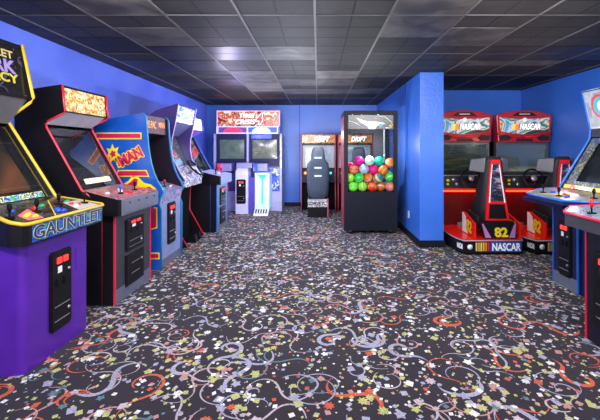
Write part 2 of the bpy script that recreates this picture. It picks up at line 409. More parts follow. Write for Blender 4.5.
def coin_door(par, x, yc, z0, z1, w, split=True, lit=True):
    zm = z0+(z1-z0)*.47
    b = MB()
    def plate(a, c):
        r = .02; pts = [(yc-w/2+r, a), (yc+w/2-r, a), (yc+w/2, a+r), (yc+w/2, c-r), (yc+w/2-r, c), (yc-w/2+r, c), (yc-w/2, c-r), (yc-w/2, a+r)]
        b.prism(pts, 'x', x, x+.012)
        ins = .012; b.prism([(yc+(p[0]-yc)*(1-2*ins/w), (a+c)/2+(p[1]-(a+c)/2)*(1-2*ins/(c-a))) for p in pts], 'x', x+.012, x+.018)
    if split: plate(zm+.012, z1); plate(z0, zm-.012)
    else: plate(z0, z1)
    H = z1-z0
    b.box(x+.018, x+.022, yc-w*.36, yc+w*.36, z0+H*.30, z0+H*.31, 1); b.box(x+.018, x+.022, yc-w*.36, yc+w*.36, z0+H*.12, z0+H*.13, 1)
    d = b.build('coin_door', [BLACK, METAL], par)
    for s in (-1, 1):
        MB().box(x+.018, x+.026, yc+s*w*.15-w*.10, yc+s*w*.15+w*.10, z1-H*.16, z1-H*.085).build('coin_button', REDGLOW, d)
        MB().box(x+.018, x+.03, yc+s*w*.17-w*.10, yc+s*w*.17+w*.10, z1-H*.44, z1-H*.35).build('coin_return', BLACKM, d)
    MB().box(x+.018, x+.021, yc-w*.2, yc-w*.02, z1-H*.28, z1-H*.2).build('price_card', MARKS, d)
    l = MB(); l.cyl((x+.018, yc+w*.3, z0+H*.22), (x+.028, yc+w*.3, z0+H*.22), .012); l.build('lock', METAL, d)
    l = MB(); l.cyl((x+.018, yc+w*.3, z1-H*.27), (x+.028, yc+w*.3, z1-H*.27), .010); l.build('lock', METAL, d)
    return d
def joystick(par, x, y, z, m, h=.085, r=.018, bat=False):
    b = MB(); b.cyl((x, y, z), (x, y, z+h*.6), .006, 0, 8); b.cyl((x, y, z-.002), (x, y, z+.006), .028, 0, 16)
    if bat: b.tube([(x, y, z+h*.4), (x, y, z+h*.75), (x, y, z+h)], [.008, r*.85, r*.55], 1, 12)
    else: b.sphere((x, y, z+h*.8), r, 1, 14, 9)
    return b.build('joystick', [BLACKM, m], par)
def button(par, x, y, z, m, r=.016):
    b = MB(); b.cyl((x, y, z-.004), (x, y, z+.005), r*1.3, 0, 14); b.cyl((x, y, z+.004), (x, y, z+.012), r, 0, 14, r*.9)
    return b.build('button', m, par)

def molding(par, prof, ys, r, m, name='edge_molding', closed=False):
    for y in ys:
        MB().tube([(p[0], y, p[1]) for p in prof], r, 0, 6, closed).build(name, m, par)

def angled_cabinet(c):
    """upright cabinet made of two shaped sides with marquee, speaker panel, screen and a control panel"""
    root = thing(c['name'], c['label'], 'arcade machine', c['loc'], c['rz'])
    hw = c['hw']; pr = c['profile']; th = .02; yc = c.get('yc', 0)
    # profile: list of (x,z) front edge from the floor upward ending at the top front, then the back corners
    full = pr+c['back']
    for s in (-1, 1):
        MB().prism(full, 'y', yc+s*hw-(th if s > 0 else 0), yc+s*hw+(th if s < 0 else 0)).build('side_panel', c['side'], root)
    molding(root, pr, (yc-hw+th/2, yc+hw-th/2), c.get('mr', .011), c['mold'])
    yi = hw-th-.001
    sb, st, mbm, mt = c['seg']           # screen bottom, screen top, marquee bottom, marquee top
    inn = -.03
    # carcass back, top
    b = MB(); bx = c['back'][-1][0]
    b.box(bx, bx+.012, yc-yi, yc+yi, .02, c['back'][0][1]-.03)
    tp = [mt]+c['back'][:-1]
    for i in range(len(tp)-1): slab(b, tp[i], tp[i+1], yc-yi, yc+yi, -.006, .012)
    b.build('carcass', c['side'], root)
    # marquee
    mq = MB(); slab(mq, lerp(mbm, mt, .04), lerp(mbm, mt, .96), yc-yi+.012, yc+yi-.012, -.004, .012)
    q = mq.build('marquee', c['marquee'], root)
    f = MB(); slab(f, lerp(mbm, mt, .0), lerp(mbm, mt, .045), yc-yi, yc+yi, .002, .02); slab(f, lerp(mbm, mt, .955), mt, yc-yi, yc+yi, .002, .02)
    for s in (-1, 1): slab(f, mbm, mt, yc+s*yi-(.013 if s > 0 else 0), yc+s*yi+(.013 if s < 0 else 0), .001, .018)
    f.build('marquee_frame', c.get('mframe', BLACK), root)
    for (tx, t, ty, w, h, mm, kw) in c.get('mtext', []):
        p, d, n = segpt(mbm, mt, t, -.003)
        text_obj('lettering', tx, mm, q, (p.x, yc+ty, p.z), (0, 1, 0), d, w, h, .002, **kw)
    # speaker / light panel under the marquee
    u = MB(); slab(u, st, mbm, yc-yi, yc+yi, -.01, .012); sp = u.build('speaker_panel', c.get('under', BLACKM), root)
    # screen, bezel and glass
    bw, bo = c.get('bz', (.06, -.07)); z = MB(); slab(z, sb, lerp(sb, st, .16), yc-yi, yc+yi, bo, .01); slab(z, lerp(sb, st, .9), st, yc-yi, yc+yi, bo, .01)
    for s in (-1, 1): slab(z, lerp(sb, st, .16), lerp(sb, st, .9), yc+s*yi-(bw if s > 0 else 0), yc+s*yi+(bw if s < 0 else 0), bo, .01)
    z.build('bezel', c.get('bezel', BLACKM), root)
    dsp = MB(); slab(dsp, lerp(sb, st, .15), lerp(sb, st, .91), yc-yi+.055, yc+yi-.055, -.085, .02); dsp.build('display', c.get('display', SCRDARK), root)
    g = MB(); slab(g, lerp(sb, st, .0), lerp(sb, st, .985), yc-yi, yc+yi, -.022, .006); g.build('screen_glass', GLASS, root)
    if c.get('strip'):
        t0, t1, y0, y1, mm = c['strip']
        g = MB(); slab(g, lerp(sb, st, t0), lerp(sb, st, t1), yc+y0, yc+y1, -.0185, .003); g.build('instruction_card', mm, root)
    # control panel
    plan = c['plan']; zf, sl, zb = c['pz']; xf = max(p[0] for p in plan)
    zt = lambda x: zf+(xf-x)*sl
    P = MB(); n = len(plan)
    top = [(x, y, zt(x)) for x, y in plan]; bot = [(x, y, zb) for x, y in plan]
    P.add(top, [list(range(n))], 1)
    P.add(bot, [list(range(n))[::-1]], 0)
    for i in range(n):
        j = (i+1) % n; P.add([top[i], bot[i], bot[j], top[j]], [(0, 1, 2, 3)], 2 if abs(plan[i][0]-plan[j][0]) > abs(plan[i][1]-plan[j][1]) else 0)
    cp = P.build('control_panel', [c['fascia'], c['ptop'], c['side']], root)
    e = MB(); e.tube([(x+.002, y, zt(x)-.004) for x, y in plan[c['edge'][0]:c['edge'][1]]], c.get('er', .010), 0, 8); e.build('panel_edge', c['mold'], root)
    for (x, y, mm, bat) in c.get('joys', []): joystick(root, x, y, zt(x)+.002, mm, c.get('jh', .085), bat=bat)
    for (x, y, mm) in c.get('btns', []): button(root, x, y, zt(x)+.002, mm)
    for (pts, mm) in c.get('decals', []):
        k = len(pts); tv = [(x, y, zt(x)+.001) for x, y in pts]; bv = [(x, y, zt(x)+.0025) for x, y in pts]
        MB().hull(tv, bv).build('panel_decal', mm, root)
    for (tx, y, zz, w, h, mm, kw) in c.get('ftext', []):
        text_obj('lettering', tx, mm, cp, (xf+.001, y, zz), (0, 1, 0), (0, 0, 1), w, h, .003, **kw)
    return root, zt

def pedestal(root, x0, x1, y0, y1, z0, z1, front, side, mold, kick=None, r=.009, cham=0):
    b = MB(); b.box(x0, x1, y0, y1, z0, z1, 1)
    b.box(x1, x1+.004, y0+.012, y1-.012, z0+.0, z1, 0)
    if kick: b.box(x1+.004, x1+.007, y0+.012, y1-.012, z0, z0+.13, 2)
    o = b.build('front_box', [front, side, kick or front], root)
    if mold:
        for y in (y0, y1): m = MB(); m.box(x1-.006, x1+.01, y-.004 if y == y0 else y-.010, y+.010 if y == y0 else y+.004, z0, z1); m.build('corner_molding', mold, root)
    return o

# ---- Gauntlet
MQG = art('black_marquee_art', ['#0b0b0e', '#15151c', '#101014', '#0d0d10', '#3a3350', '#0d0d0f'], 5, .3)
x0 = -1.82; Yc = 2.64
c = dict(name='arcade_cabinet', label='purple arcade cabinet with yellow edging and GAUNTLET lettering below its control panel', loc=(x0, Yc, 0), rz=0, hw=.325,
         profile=[(-.12, .02), (-.12, .9), (-.26, 1.045), (-.60, 1.58), (-.625, 1.62), (-.615, 1.655), (-.45, 1.78), (-.43, 1.81), (-.52, 2.23)],
         back=[(-.8, 2.2), (-.9, 2.0), (-.9, .02)], seg=((-.26, 1.045), (-.61, 1.60), (-.455, 1.80), (-.52, 2.22)), side=BLACK, mold=YELLOW, mr=.012,
         marquee=MQG, under=mat('smoked_speaker_panel', '#5b5f66', .3), display=art('brown_reflection_display', ['#4a3020', '#6a4028', '#8a4a28', '#3a2820'], 1.2, .35, .2, soft=True, dist=.2, detail=1),  # brown reflection on the screen painted in as a faint glow
         mtext=[('GAUNTLET', .76, -.04, .50, .06, [mat('straw_print', '#b8a860', .4, emit=.12), mat('dark_red_print', '#2a1010', .5)], dict(bold=.02, outline=.03)),
                ('DARK', .54, .01, .42, .10, [mat('violet_print', '#8a7ab0', .4, emit=.12), mat('dark_violet_print', '#38265a', .5)], dict(bold=.03, outline=.03)),
                ('LEGACY', .33, .0, .46, .07, [mat('acid_print', '#b4aa38', .4, emit=.12), mat('dark_red_print', '#2a1010', .5)], dict(bold=.03, outline=.03))],
         strip=(.02, .09, -.28, .24, art('blue_card', ['#123a8a', '#2c7ac0', '#e0d070', '#0f2a5a', '#30a080'], 22, .3)),
         plan=[(-.30, -.315), (-.03, -.42), (.0, -.425), (.055, -.41), (.07, -.38), (.07, .40), (.05, .43), (-.30, .315)], pz=(.955, .24, .82), edge=(0, 8), er=.012,
         fascia=BLACK, ptop=art('grey_black_panel_art', ['#1c1c20', '#26242a', '#18181c', '#4a484c', '#202024', '#303036'], 5, 0, .22, seed=3),
         joys=[(-.06, -.14, BLACKM, True), (-.10, .13, BLACKM, True), (-.03, .32, BLACKM, True), (-.06, -.36, BLACKM, True)],
         btns=[(-.03, -.27, PLY), (-.0, -.235, PLY), (-.045, -.235, PLY), (-.14, -.25, BLU), (.0, -.02, BLU), (-.03, .01, BLU), (.01, .02, BLU), (-.12, -.08, REDP), (-.06, .21, REDP), (-.03, .245, REDP), (-.13, .0, GRN), (-.12, .25, GRN), (-.02, .2, WHT)],
         decals=[([(.03, -.33), (.045, -.22), (-.13, -.13), (-.06, -.3)], PNK), ([(.055, .12), (.055, .37), (-.1, .37), (-.12, .2)], mat('pale_grey_print', '#b3b1ae', .3)),
                 ([(.06, -.135), (.06, -.125), (-.21, .175), (-.21, .165)], PLY)],
         ftext=[('GAUNTLET', .02, .888, .72, .085, [mat('dark_blue_fill', '#0c1c50', .4), mat('pale_yellow_line', '#c9cf9a', .4)], dict(bold=.012, outline=.032))])
g, zt = angled_cabinet(c)
MB().box(.0685, .0702, -.35, .385, .832, .944).build('name_plate', art('blue_name_plate', ['#10205c', '#1c3fa8', '#2c62c8', '#12307c', '#2a9aa8'], 26, 0, .3), g)
MB().prism([(-.28, .83), (-.03, .83), (-.0, .93), (-.28, .99)], 'y', -.3255, -.3265).build('side_decal', art('green_violet_art', ['#3a2a80', '#7a5ad0', '#7fd050', '#20205a', '#c8e060'], 7, 0, .3), g)
# purple lower body with rounded front corners
pts = []
for (cx, cy, a0) in ((-.05, -.25, -PI/2), (-.05, .25, 0)):
    for i in range(7):
        a = a0+i*PI/12; pts.append((cx+.05*math.cos(a), cy+.035*math.sin(a)+(0)))
pts = [(-.87, -.329)]+[(p[0], p[1]*1.155) for p in pts]+[(-.87, .329)]
MB().prism(pts, 'z', .0, .822).build('lower_body', PURPLE, g, label='purple lower body')
coin_door(g, .0, -.005, .15, .70, .215, split=False)
MB().box(.0, .0035, .17, .27, .5, .66).build('access_cover', PURPLE, g)

# ---- cabinet B (orange marquee, red edging)
ORM = art('orange_marquee_art', ['#5a3010', '#a86828', '#d89848', '#ffe0b0', '#c88840', '#7a4418', '#f8cc88'], 7, .55, .3, seed=5, soft=True)
x0 = -1.83; Yc = 3.715
PROFB = [(-.11, .0), (-.11, .9), (-.30, 1.035), (-.615, 1.60), (-.625, 1.64), (-.605, 1.665), (-.46, 1.735), (-.45, 1.76), (-.475, 1.99)]
def type_b(label, loc, marquee, mold, front, ptop, fascia, strip, mtext, name='arcade_cabinet', hw=.322, joys=(), btns=(), side=BLACK, under=LGREY, bevel=0, display=SCRDARK):
    c = dict(name=name, label=label, loc=loc, rz=0, hw=hw, profile=PROFB, back=[(-.74, 1.95), (-.88, 1.85), (-.88, .0)],
             seg=((-.30, 1.035), (-.62, 1.625), (-.455, 1.745), (-.475, 1.985)), side=side, mold=mold, marquee=marquee, under=under, display=display,
             mtext=mtext, strip=strip, plan=[(-.30, -hw+.021), (-.1, -hw-.03), (.06, -hw-.05), (.08, -hw-.03), (.08, hw+.03), (.06, hw+.05), (-.1, hw+.03), (-.30, hw-.021)], pz=(.955, .21, .81), edge=(0, 1),
             fascia=fascia, ptop=ptop, joys=joys, btns=btns, er=.006)
    r, zt = angled_cabinet(c)
    pedestal(r, -.11, 0, -hw, hw, 0, .81, front, side, mold, kick=GREY)
    coin_door(r, .004, -.0, .43, .74, .36, split=False); 
    b = MB(); b.box(.004, .016, -.18, .18, .10, .40); b.box(.016, .02, -.165, .165, .115, .385); b.box(.02, .023, -.08, .08, .30, .306, 1); b.box(.02, .023, -.08, .08, .2, .206, 1)
    d = b.build('cash_door', [BLACK, METAL], r); MB().cyl((.02, .12, .3), (.03, .12, .3), .013).build('lock', METAL, d)
    return r
B = type_b('black-sided arcade cabinet with red edging, orange lit marquee and grey front doors', (x0, Yc, 0), ORM, RED, DKGREY,
       art('red_tan_panel_art', ['#8a2f38', '#b0505a', '#c9a489', '#7a3a58', '#5a6a90', '#b8786a'], 6, 0, .3, seed=8), GREY,
       (.09, .17, -.2, .22, art('cream_card', ['#c87a30', '#e8d8a0', '#f0ead0', '#d0a050', '#f4f0e0'], 25, .6)),
       [('STREET FIGHTER', .32, .05, .38, .06, [mat('dark_brown_print', '#4a2210', .5), mat('cream_line', '#ffe8b0', .4, emit=.5)], dict(bold=.02, outline=.03, shear=.3))] if False else [],
       hw=.355, joys=[(-.06, -.14, BLU, True), (-.07, .16, BLACKM, True)],
       btns=[(-.10, -.06, WHT), (-.05, -.04, REDP), (-.02, -.01, REDP), (-.07, .0, REDP), (-.1, .24, ORG), (-.05, .25, REDP), (-.12, -.25, WHT), (-.0, .27, ORG), (-.15, .02, WHT)])
b = MB(); b.box(.075, .088, -.33, .33, .826, .94); b.build('fascia_plate', GREY, B)
for y in (-.25, -.08, .09, .26): MB().cyl((.086, y, .915), (.092, y, .915), .008, 0, 10).build('bolt', BLACKM, B)

# ---- cabinet C: blue, curved front
x0 = -1.83; Yc = 4.695; hw = .335
CBLUE = mat('bright_blue_side', '#1450b2', .3)
root = thing('arcade_cabinet', 'bright blue arcade cabinet with red and yellow bands and MAN lettering on its side', 'arcade machine', (x0, Yc, 0), 0)
PC = [(.0, .0), (.0, .70), (-.025, .76), (-.01, .84), (.025, .90), (.0, .97), (-.04, 1.03), (-.085, 1.13), (-.12, 1.25), (-.145, 1.40), (-.16, 1.55), (-.17, 1.70), (-.175, 1.79), (-.20, 1.825), (-.24, 1.83)]
back = [(-.62, 1.76), (-.85, 1.70), (-.85, 0)]
for s in (-1, 1):
    MB().prism(PC+back, 'y', s*hw-(.02 if s > 0 else 0), s*hw+(.02 if s < 0 else 0)).build('side_panel', CBLUE, root)
molding(root, PC, (-hw+.01, hw-.01), .010, TEAL)
for s in (-1, 1):
    MB().prism([(x-.012, z) for x, z in PC[4:]]+[(-.62, 1.74), (-.83, 1.68), (-.83, .9)], 'y', s*(hw-.0205)-(.004 if s > 0 else 0), s*(hw-.0205)+(.004 if s < 0 else 0)).build('inner_liner', mat('dark_plum_liner', '#1c1524', .5), root)
yi = hw-.026
b = MB(); slab(b, (-.24, 1.828), (-.62, 1.758), -yi, yi, -.004); slab(b, (-.62, 1.758), (-.84, 1.70), -yi, yi, -.004); b.box(-.85, -.84, -yi, yi, 0, 1.68); b.build('carcass', CBLUE, root)
q = MB(); slab(q, (-.195, 1.60), (-.205, 1.815), -yi+.01, yi-.01, 0)
MQC = art('maroon_marquee_art', ['#1a0a14', '#3a1020', '#201018', '#6a1a20', '#28101c'], 5, .15, .6, seed=2)
mq = q.build('marquee', MQC, root)
p = MB(); p.prism([(-.24, -.1), (-.24, .1), (-.02, .1), (-.02, -.1)], 'x', 0, .001)
text_obj('lettering', 'MS.PAC', [mat('amber_glow_print', '#e08a28', .4, emit=.6)], mq, (-.199, -.14, 1.71), (0, 1, 0), (-.04, 0, 1), .26, .09, .002, bold=.0)
text_obj('lettering', 'MAN', [mat('amber_glow_print', '#ff9a20'), mat('red_glow_print', '#c02818', .4, emit=.4)], mq, (-.199, .16, 1.72), (0, 1, 0), (-.04, 0, 1), .18, .07, .002, bold=.0, outline=.03)
b = MB()
for i in range(7, 11): pass
inner = [(-.21, 1.60), (-.50, 1.52), (-.52, 1.30), (-.42, 1.08), (-.22, .985)]
b = MB(); slab(b, (-.50, 1.50), (-.21, 1.60), -yi, yi, 0); b.build('speaker_panel', BLACKM, root)
b = MB(); slab(b, (-.24, .99), (-.33, 1.06), -yi, yi, -.002); b.build('bezel', BLACKM, root)
b = MB(); slab(b, (-.33, 1.06), (-.52, 1.50), -yi, yi, -.05, .02); b.build('display', SCRDARK, root)
b = MB(); slab(b, (-.325, 1.065), (-.505, 1.495), -yi, yi, -.01, .005); b.build('screen_glass', GLASS, root)
PA = art('blue_pink_panel_art', ['#2a4fa8', '#b880b8', '#60c0d0', '#304a90', '#e098b0', '#3a7ac8'], 9, 0, .3, seed=4)
b = MB(); b.prism([(-.25, .985), (.018, .905), (-.018, .765), (-.25, .78)], 'y', -yi, yi); cpc = b.build('control_panel', PA, root)
joystick(root, -.10, .0, .945, REDP); button(root, -.07, .12, .935, WHT); button(root, -.07, -.16, .935, WHT); button(root, -.09, .2, .94, REDP)
b = MB(); b.box(-.84, -.012, -yi, yi, .0, .765, 0); b.box(-.012, -.008, -yi, yi, 0, .1, 1); b.build('lower_front', [mat('steel_blue_front', '#7d89b8', .35), GREY], root)
coin_door(root, -.012, -.01, .24, .75, .24, split=False)
# printed side graphics (near side)
SY = -hw-.0005
CR = mat('crimson_print', '#c01a50', .35); CY = mat('yellow_print', '#e8d020', .35)
def flatprint(name, pts, m, par, y=SY, th=.0012):
    return MB().prism(pts, 'y', y-th, y).build(name, m, par)
def grow(pts, d):
    cx = sum(p[0] for p in pts)/len(pts); cz = sum(p[1] for p in pts)/len(pts)
    return [(p[0]+(d if p[0] > cx else -d), p[1]+(d if p[1] > cz else -d)) for p in pts]
def bandprint(pts, d=.014):
    f = flatprint('side_band', grow(pts, d), CY, root); g2 = flatprint('band_fill', pts, CR, f, SY-.0012, .0012)
bandprint([(-.75, 1.54), (-.24, 1.54), (-.24, 1.59), (-.75, 1.59)])
bandprint([(-.52, 1.10), (-.15, 1.10), (-.18, 1.155), (-.49, 1.155)], .012)
bandprint([(-.22, .0+.14), (-.03, .14), (-.03, .19), (-.22, .19)])
bandprint([(-.20, .46), (-.055, .50), (-.055, .72), (-.10, .72), (-.10, .54), (-.20, .51)], .012)
# logo plate, tilted, with generic burst in place of the mascot
flatprint('logo_plate', [(-.50, 1.185), (-.21, 1.33), (-.265, 1.465), (-.33, 1.40), (-.39, 1.395), (-.44, 1.33), (-.54, 1.30)], CY, root)
flatprint('logo_fill', [(-.49, 1.205), (-.235, 1.335), (-.272, 1.44), (-.33, 1.38), (-.39, 1.375), (-.45, 1.305), (-.515, 1.285)], CR, root, SY-.0012)
text_obj('lettering', 'MAN', [CR, CY], root, (-.355, SY-.0024, 1.325), (.89, 0, .45), (-.45, 0, .89), .29, .14, .0015, bold=.05, outline=.04)
flatprint('burst_print', [(-.56+(.09 if i % 2 else .05)*math.cos(i*PI/7+.3), 1.355+(.12 if i % 2 else .065)*math.sin(i*PI/7+.3)) for i in range(14)], CY, root)
flatprint('burst_fill', [(-.56+(.04 if i % 2 else .025)*math.cos(i*PI/5), 1.355+(.05 if i % 2 else .03)*math.sin(i*PI/5)) for i in range(10)], CR, root, SY-.0012)
flatprint('swoosh_print', [(-.48, .92), (-.45, 1.0), (-.38, 1.04), (-.33, 1.10), (-.26, 1.08), (-.2, 1.02), (-.12, 1.0), (-.06, .95), (-.03, .88), (-.2, .86), (-.4, .86)], CY, root)
flatprint('swoosh_fill', [(-.45, .93), (-.43, .98), (-.36, 1.02), (-.31, 1.07), (-.27, 1.06), (-.28, .98), (-.34, .96), (-.38, .92), (-.41, .89)], CR, root, SY-.0012)
flatprint('swoosh_fill', [(-.2, .88), (-.19, .96), (-.13, .975), (-.08, .93), (-.06, .89)], CR, root, SY-.0012)

# ---- cabinet D: purple-sided driving cabinet with wheel
x0 = -1.87; Yc = 5.75; hw = .40
root = thing('arcade_cabinet', 'tall purple-sided driving cabinet with steering wheel and foot pedals', 'arcade machine', (x0, Yc, 0), 0)
PURP2 = mat('dusky_purple_side', '#3a2a6a', .35)
up = [(-.03, .955), (-.10, 1.06), (-.20, 1.25), (-.23, 1.40), (-.225, 1.56), (-.17, 1.80), (-.13, 2.07)]
lowp = [(.0, .0), (-.24, .43), (-.225, .93)]
for s in (-1, 1):
    y0, y1 = (s*hw-(.022 if s > 0 else 0), s*hw+(.022 if s < 0 else 0))
    sp = MB().prism(up+[(-.45, 1.97), (-.70, 1.80), (-.82, 1.70), (-.82, .93)], 'y', y0, y1, 0).build('side_panel', PURP2, root)
    MB().prism(lowp+[(-.82, .93), (-.82, 0)], 'y', y0, y1, 0).build('lower_side_panel', BLACK, root, label='black lower side panel')
molding(root, lowp+[(-.20, .965), (-.1, .975)], (-hw+.011, hw-.011), .011, RED); molding(root, up, (-hw+.011, hw-.011), .009, LAV)
yi = hw-.023
MQD = art('white_blue_marquee_art', ['#1a2470', '#4a80b8', '#e4e4f4', '#f0f0f4', '#88a8d0', '#307848', '#b0c0d8'], 5, .3, seed=9, soft=True, stretch=(1, .4, 1.6))
q = MB(); slab(q, (-.185, 1.81), (-.15, 2.06), -yi, yi, 0); q.build('marquee', MQD, root)
b = MB(); slab(b, (-.13, 2.065), (-.45, 1.965), -yi, yi, 0); slab(b, (-.45, 1.965), (-.7, 1.80), -yi, yi, 0); slab(b, (-.7, 1.80), (-.82, 1.70), -yi, yi, 0); b.box(-.82, -.81, -yi, yi, 0, 1.69); b.build('carcass', PURP2, root)
b = MB(); slab(b, (-.42, 1.62), (-.185, 1.81), -yi, yi, 0); b.build('speaker_panel', mat('slate_panel', '#5c5f86', .4), root)
b = MB(); slab(b, (-.25, 1.15), (-.44, 1.62), -yi, yi, -.03); b.build('display', art('pale_display', ['#3a3a44', '#6a6a74', '#4a4a52', '#808088', '#2a2a30'], 6, .1, .25), root)
b = MB(); slab(b, (-.245, 1.155), (-.425, 1.615), -yi, yi, 0, .005); b.build('screen_glass', GLASS, root)
b = MB(); b.prism([(-.25, 1.15), (-.09, 1.02), (-.035, .95), (-.035, .86), (-.25, .84)], 'y', -yi, yi); b.build('dashboard', art('white_black_dash_art', ['#101018', '#d8d8e8', '#18182a', '#f0f0ff', '#303050', '#8888a8'], 9, 0, .3, seed=6), root)
b = MB(); b.box(-.81, -.24, -yi, yi, .0, .85); b.build('lower_front', BLACKM, root)
b = MB(); cw = Vector((-.045, .06, 1.13)); ax = Vector((.75, 0, .66)).normalized(); u = Vector((0, 1, 0)); v = ax.cross(u)
ring = [cw+u*.145*math.cos(2*PI*i/28)+v*.145*math.sin(2*PI*i/28) for i in range(28)]
b.tube(ring, .014, 0, 8, True)
for a in (.2, PI-.2, -PI/2): b.tube([cw, cw+u*.14*math.cos(a)+v*.14*math.sin(a)], .010, 1, 6)
b.cyl(cw-ax*.10, cw+ax*.012, .03, 1); b.build('steering_wheel', [BLACK, METAL], root)
for y in (-.04, .16):
    b = MB(); b.hull([(-.20, y-.05, .02), (-.20, y+.05, .02), (-.20, y+.05, .05), (-.20, y-.05, .05)], [(.03, y-.06, .0), (.03, y+.06, .0), (-.0, y+.06, .12), (-.0, y-.06, .12)])
    b.build('pedal', BLACK, root)

# ---- cabinet E: white marquee, blue edging
E = type_b('black-sided arcade cabinet with blue edging and glowing white marquee near the back corner', (-1.72, 6.71, 0),
       art('white_marquee_art', ['#cfd4ff', '#f6f6ff', '#ffffff', '#e6ebff', '#f0f0ff'], 4, .8, seed=1, soft=True), BLUE, mat('blue_grey_front', '#5a6c9c', .35),
       art('lavender_panel_art', ['#8a90c8', '#b0b8e0', '#7078b0', '#c0c8ec'], 6, 0, .3, seed=2), mat('blue_lit_fascia', '#6d78b4', .35),
       None, [], hw=.36, joys=[(-.06, -.2, BLACKM, True), (-.07, .2, BLACKM, True)], btns=[(-.05, .0, WHT), (-.05, .06, REDP), (-.05, .3, BLU), (-.05, -.1, WHT)],
       under=mat('violet_under', '#7a55b8', .4), display=art('diagonal_display', ['#2a2a28', '#8a8468', '#5a5648', '#2a3a30', '#a09878'], 4, .15, .25, (1, 3, .6)))

# ------------------------------------------------------------------ twin shooting game at the back wall
W = (-1.615, 8.15)
T = thing('shooting_game', 'wide twin-screen shooting machine with TIME CRISIS 4 marquee against the back wall', 'arcade machine', (W[0], W[1], 0), -PI/2)
LVW = mat('lavender_white_plastic', '#a9a8d6', .35)
DKB = mat('dark_slate_panel', '#22264e', .4)
for s, y0, y1 in ((-1, -.785, -.735), (1, .735, .785)):
    b = MB(); b.prism([(-.42, 0), (-.42, .9), (-.45, 1.0), (-.45, 1.775), (-.60, 1.775), (-1.10, 1.7), (-1.10, 0)], 'y', y0, y1); b.build('side_panel', LVW, T)
b = MB(); b.box(-.52, -.43, -.022, .022, .2, 1.775); b.build('centre_post', LVW, T)
for yc_, mm in ((-.378, 0), (.378, 1)):
    y0, y1 = yc_-.356, yc_+.356
    b = MB(); b.box(-.54, -.50, y0, y1, 1.64, 1.775); b.box(-.54, -.50, y0, y1, 1.02, 1.20); b.box(-.54, -.50, y0, y0+.07, 1.20, 1.64); b.box(-.54, -.50, y1-.07, y1, 1.20, 1.64)
    b.build('monitor_surround', DKB, T)
    b = MB()
    # slightly curved tube face
    n = 10; vs = []; fs = []
    for i in range(n+1):
        for j in range(n+1):
            a, c2 = i/n*2-1, j/n*2-1
            vs.append((-.545+.02*(1-a*a)*(1-c2*c2)-.0, yc_+a*.288, 1.42+c2*.222))
    for i in range(n):
        for j in range(n): fs.append((i*(n+1)+j, (i+1)*(n+1)+j, (i+1)*(n+1)+j+1, i*(n+1)+j+1))
    b.add(vs, fs, 0, True); b.box(-.58, -.548, yc_-.288, yc_+.288, 1.198, 1.642)
    b.build('display', art('grey_green_display_%d' % mm, ['#46544f', '#4e5c57', '#4a5853', '#525f59'] if mm == 0 else ['#4c524c', '#5c6056', '#545a50', '#6c6b5c'], 3, .55, .2, seed=mm), T)
b = MB(); b.box(-1.09, -.56, -.735, .735, .05, 1.66); b.build('cabinet_body', DKB, T)
# lower front
b = MB(); b.box(-.55, -.44, -.735, .735, 0, .45, 0); b.box(-.55, -.46, -.735, .735, .45, 1.02, 1); b.build('lower_front', [LVW, mat('indigo_panel', '#3a3a86', .4)], T)
MB().box(-.46, -.445, .44, .72, .46, .98).build('art_panel', art('blue_portrait_art', ['#12206a', '#2a3fa8', '#4a64d8', '#1a2a80', '#8090e8', '#c0c8f0'], 9, .7, seed=3), T)
MB().box(-.46, -.445, -.72, -.44, .46, .98).build('art_panel', art('crimson_portrait_art', ['#3a1030', '#a02050', '#602060', '#c03070', '#301040'], 9, .6, seed=4), T)
# header frame with red and blue beacons
b = MB()
for (y0, y1, z0, z1) in ((-.72, .70, 1.775, 1.80), (-.72, .70, 1.925, 1.945), (-.72, -.69, 1.80, 1.925), (.67, .70, 1.80, 1.925), (-.025, .0, 1.80, 1.925)): b.box(-.75, -.44, y0, y1, z0, z1)
b.build('header_frame', mat('white_lit_frame', '#d8d6f4', .35, emit=.25), T)
MB().box(-.70, -.52, -.69, -.025, 1.80, 1.925).build('beacon_backing', mat('violet_backing', '#5a3a90', .4, emit=.2), T)
MB().box(-.70, -.52, .0, .67, 1.80, 1.925).build('beacon_backing', mat('blue_backing', '#2a4ab0', .4, emit=.5), T)
MB().prism([(-.56, 1.81), (-.14, 1.81), (-.17, 1.87), (-.28, 1.905), (-.44, 1.905), (-.53, 1.87)], 'x', -.52, -.44).build('beacon_light', mat('red_beacon', '#ff2a50', .3, emit=1.5, ecol='#ff2048'), T, label='red beacon light')
MB().prism([(.10, 1.80), (.52, 1.80), (.50, 1.87), (.42, 1.915), (.22, 1.915), (.12, 1.87)], 'x', -.52, -.44).build('beacon_light', mat('cyan_beacon', '#bfeaff', .3, emit=1.6, ecol='#7fd0ff'), T, label='pale blue beacon light')
MB().box(-.498, -.47, .08, .54, 1.665, 1.765).build('blue_lamp', mat('blue_lamp_cover', '#1028e0', .3, emit=1.8, ecol='#1030ff'), T)
TCM = art('red_cream_marquee_art', ['#1a0e10', '#5a1418', '#b83a20', '#d0a888', '#802818', '#d05030', '#301018', '#e8c0a0'], 6.5, .6, seed=7, soft=True)
b = MB(); b.box(-.60, -.47, -.70, .715, 1.945, 2.29); mqt = b.build('marquee', TCM, T)
b = MB(); b.box(-.61, -.455, -.715, .73, 2.29, 2.305); b.box(-.61, -.455, .715, .73, 1.945, 2.29); b.box(-.61, -.455, -.715, -.70, 1.945, 2.29); b.build('marquee_frame', mat('pink_lit_frame', '#e8b8d8', .4, emit=.6), T)
TW = mat('white_glow_print', '#ffffff', .4, emit=1.2); TBK = mat('dark_outline_print', '#2a2430', .5)
text_obj('lettering', 'TIME', [TW, TBK], mqt, (-.469, -.02, 2.19), (0, 1, 0), (0, 0, 1), .36, .10, .002, shear=.25, bold=.02, outline=.05)
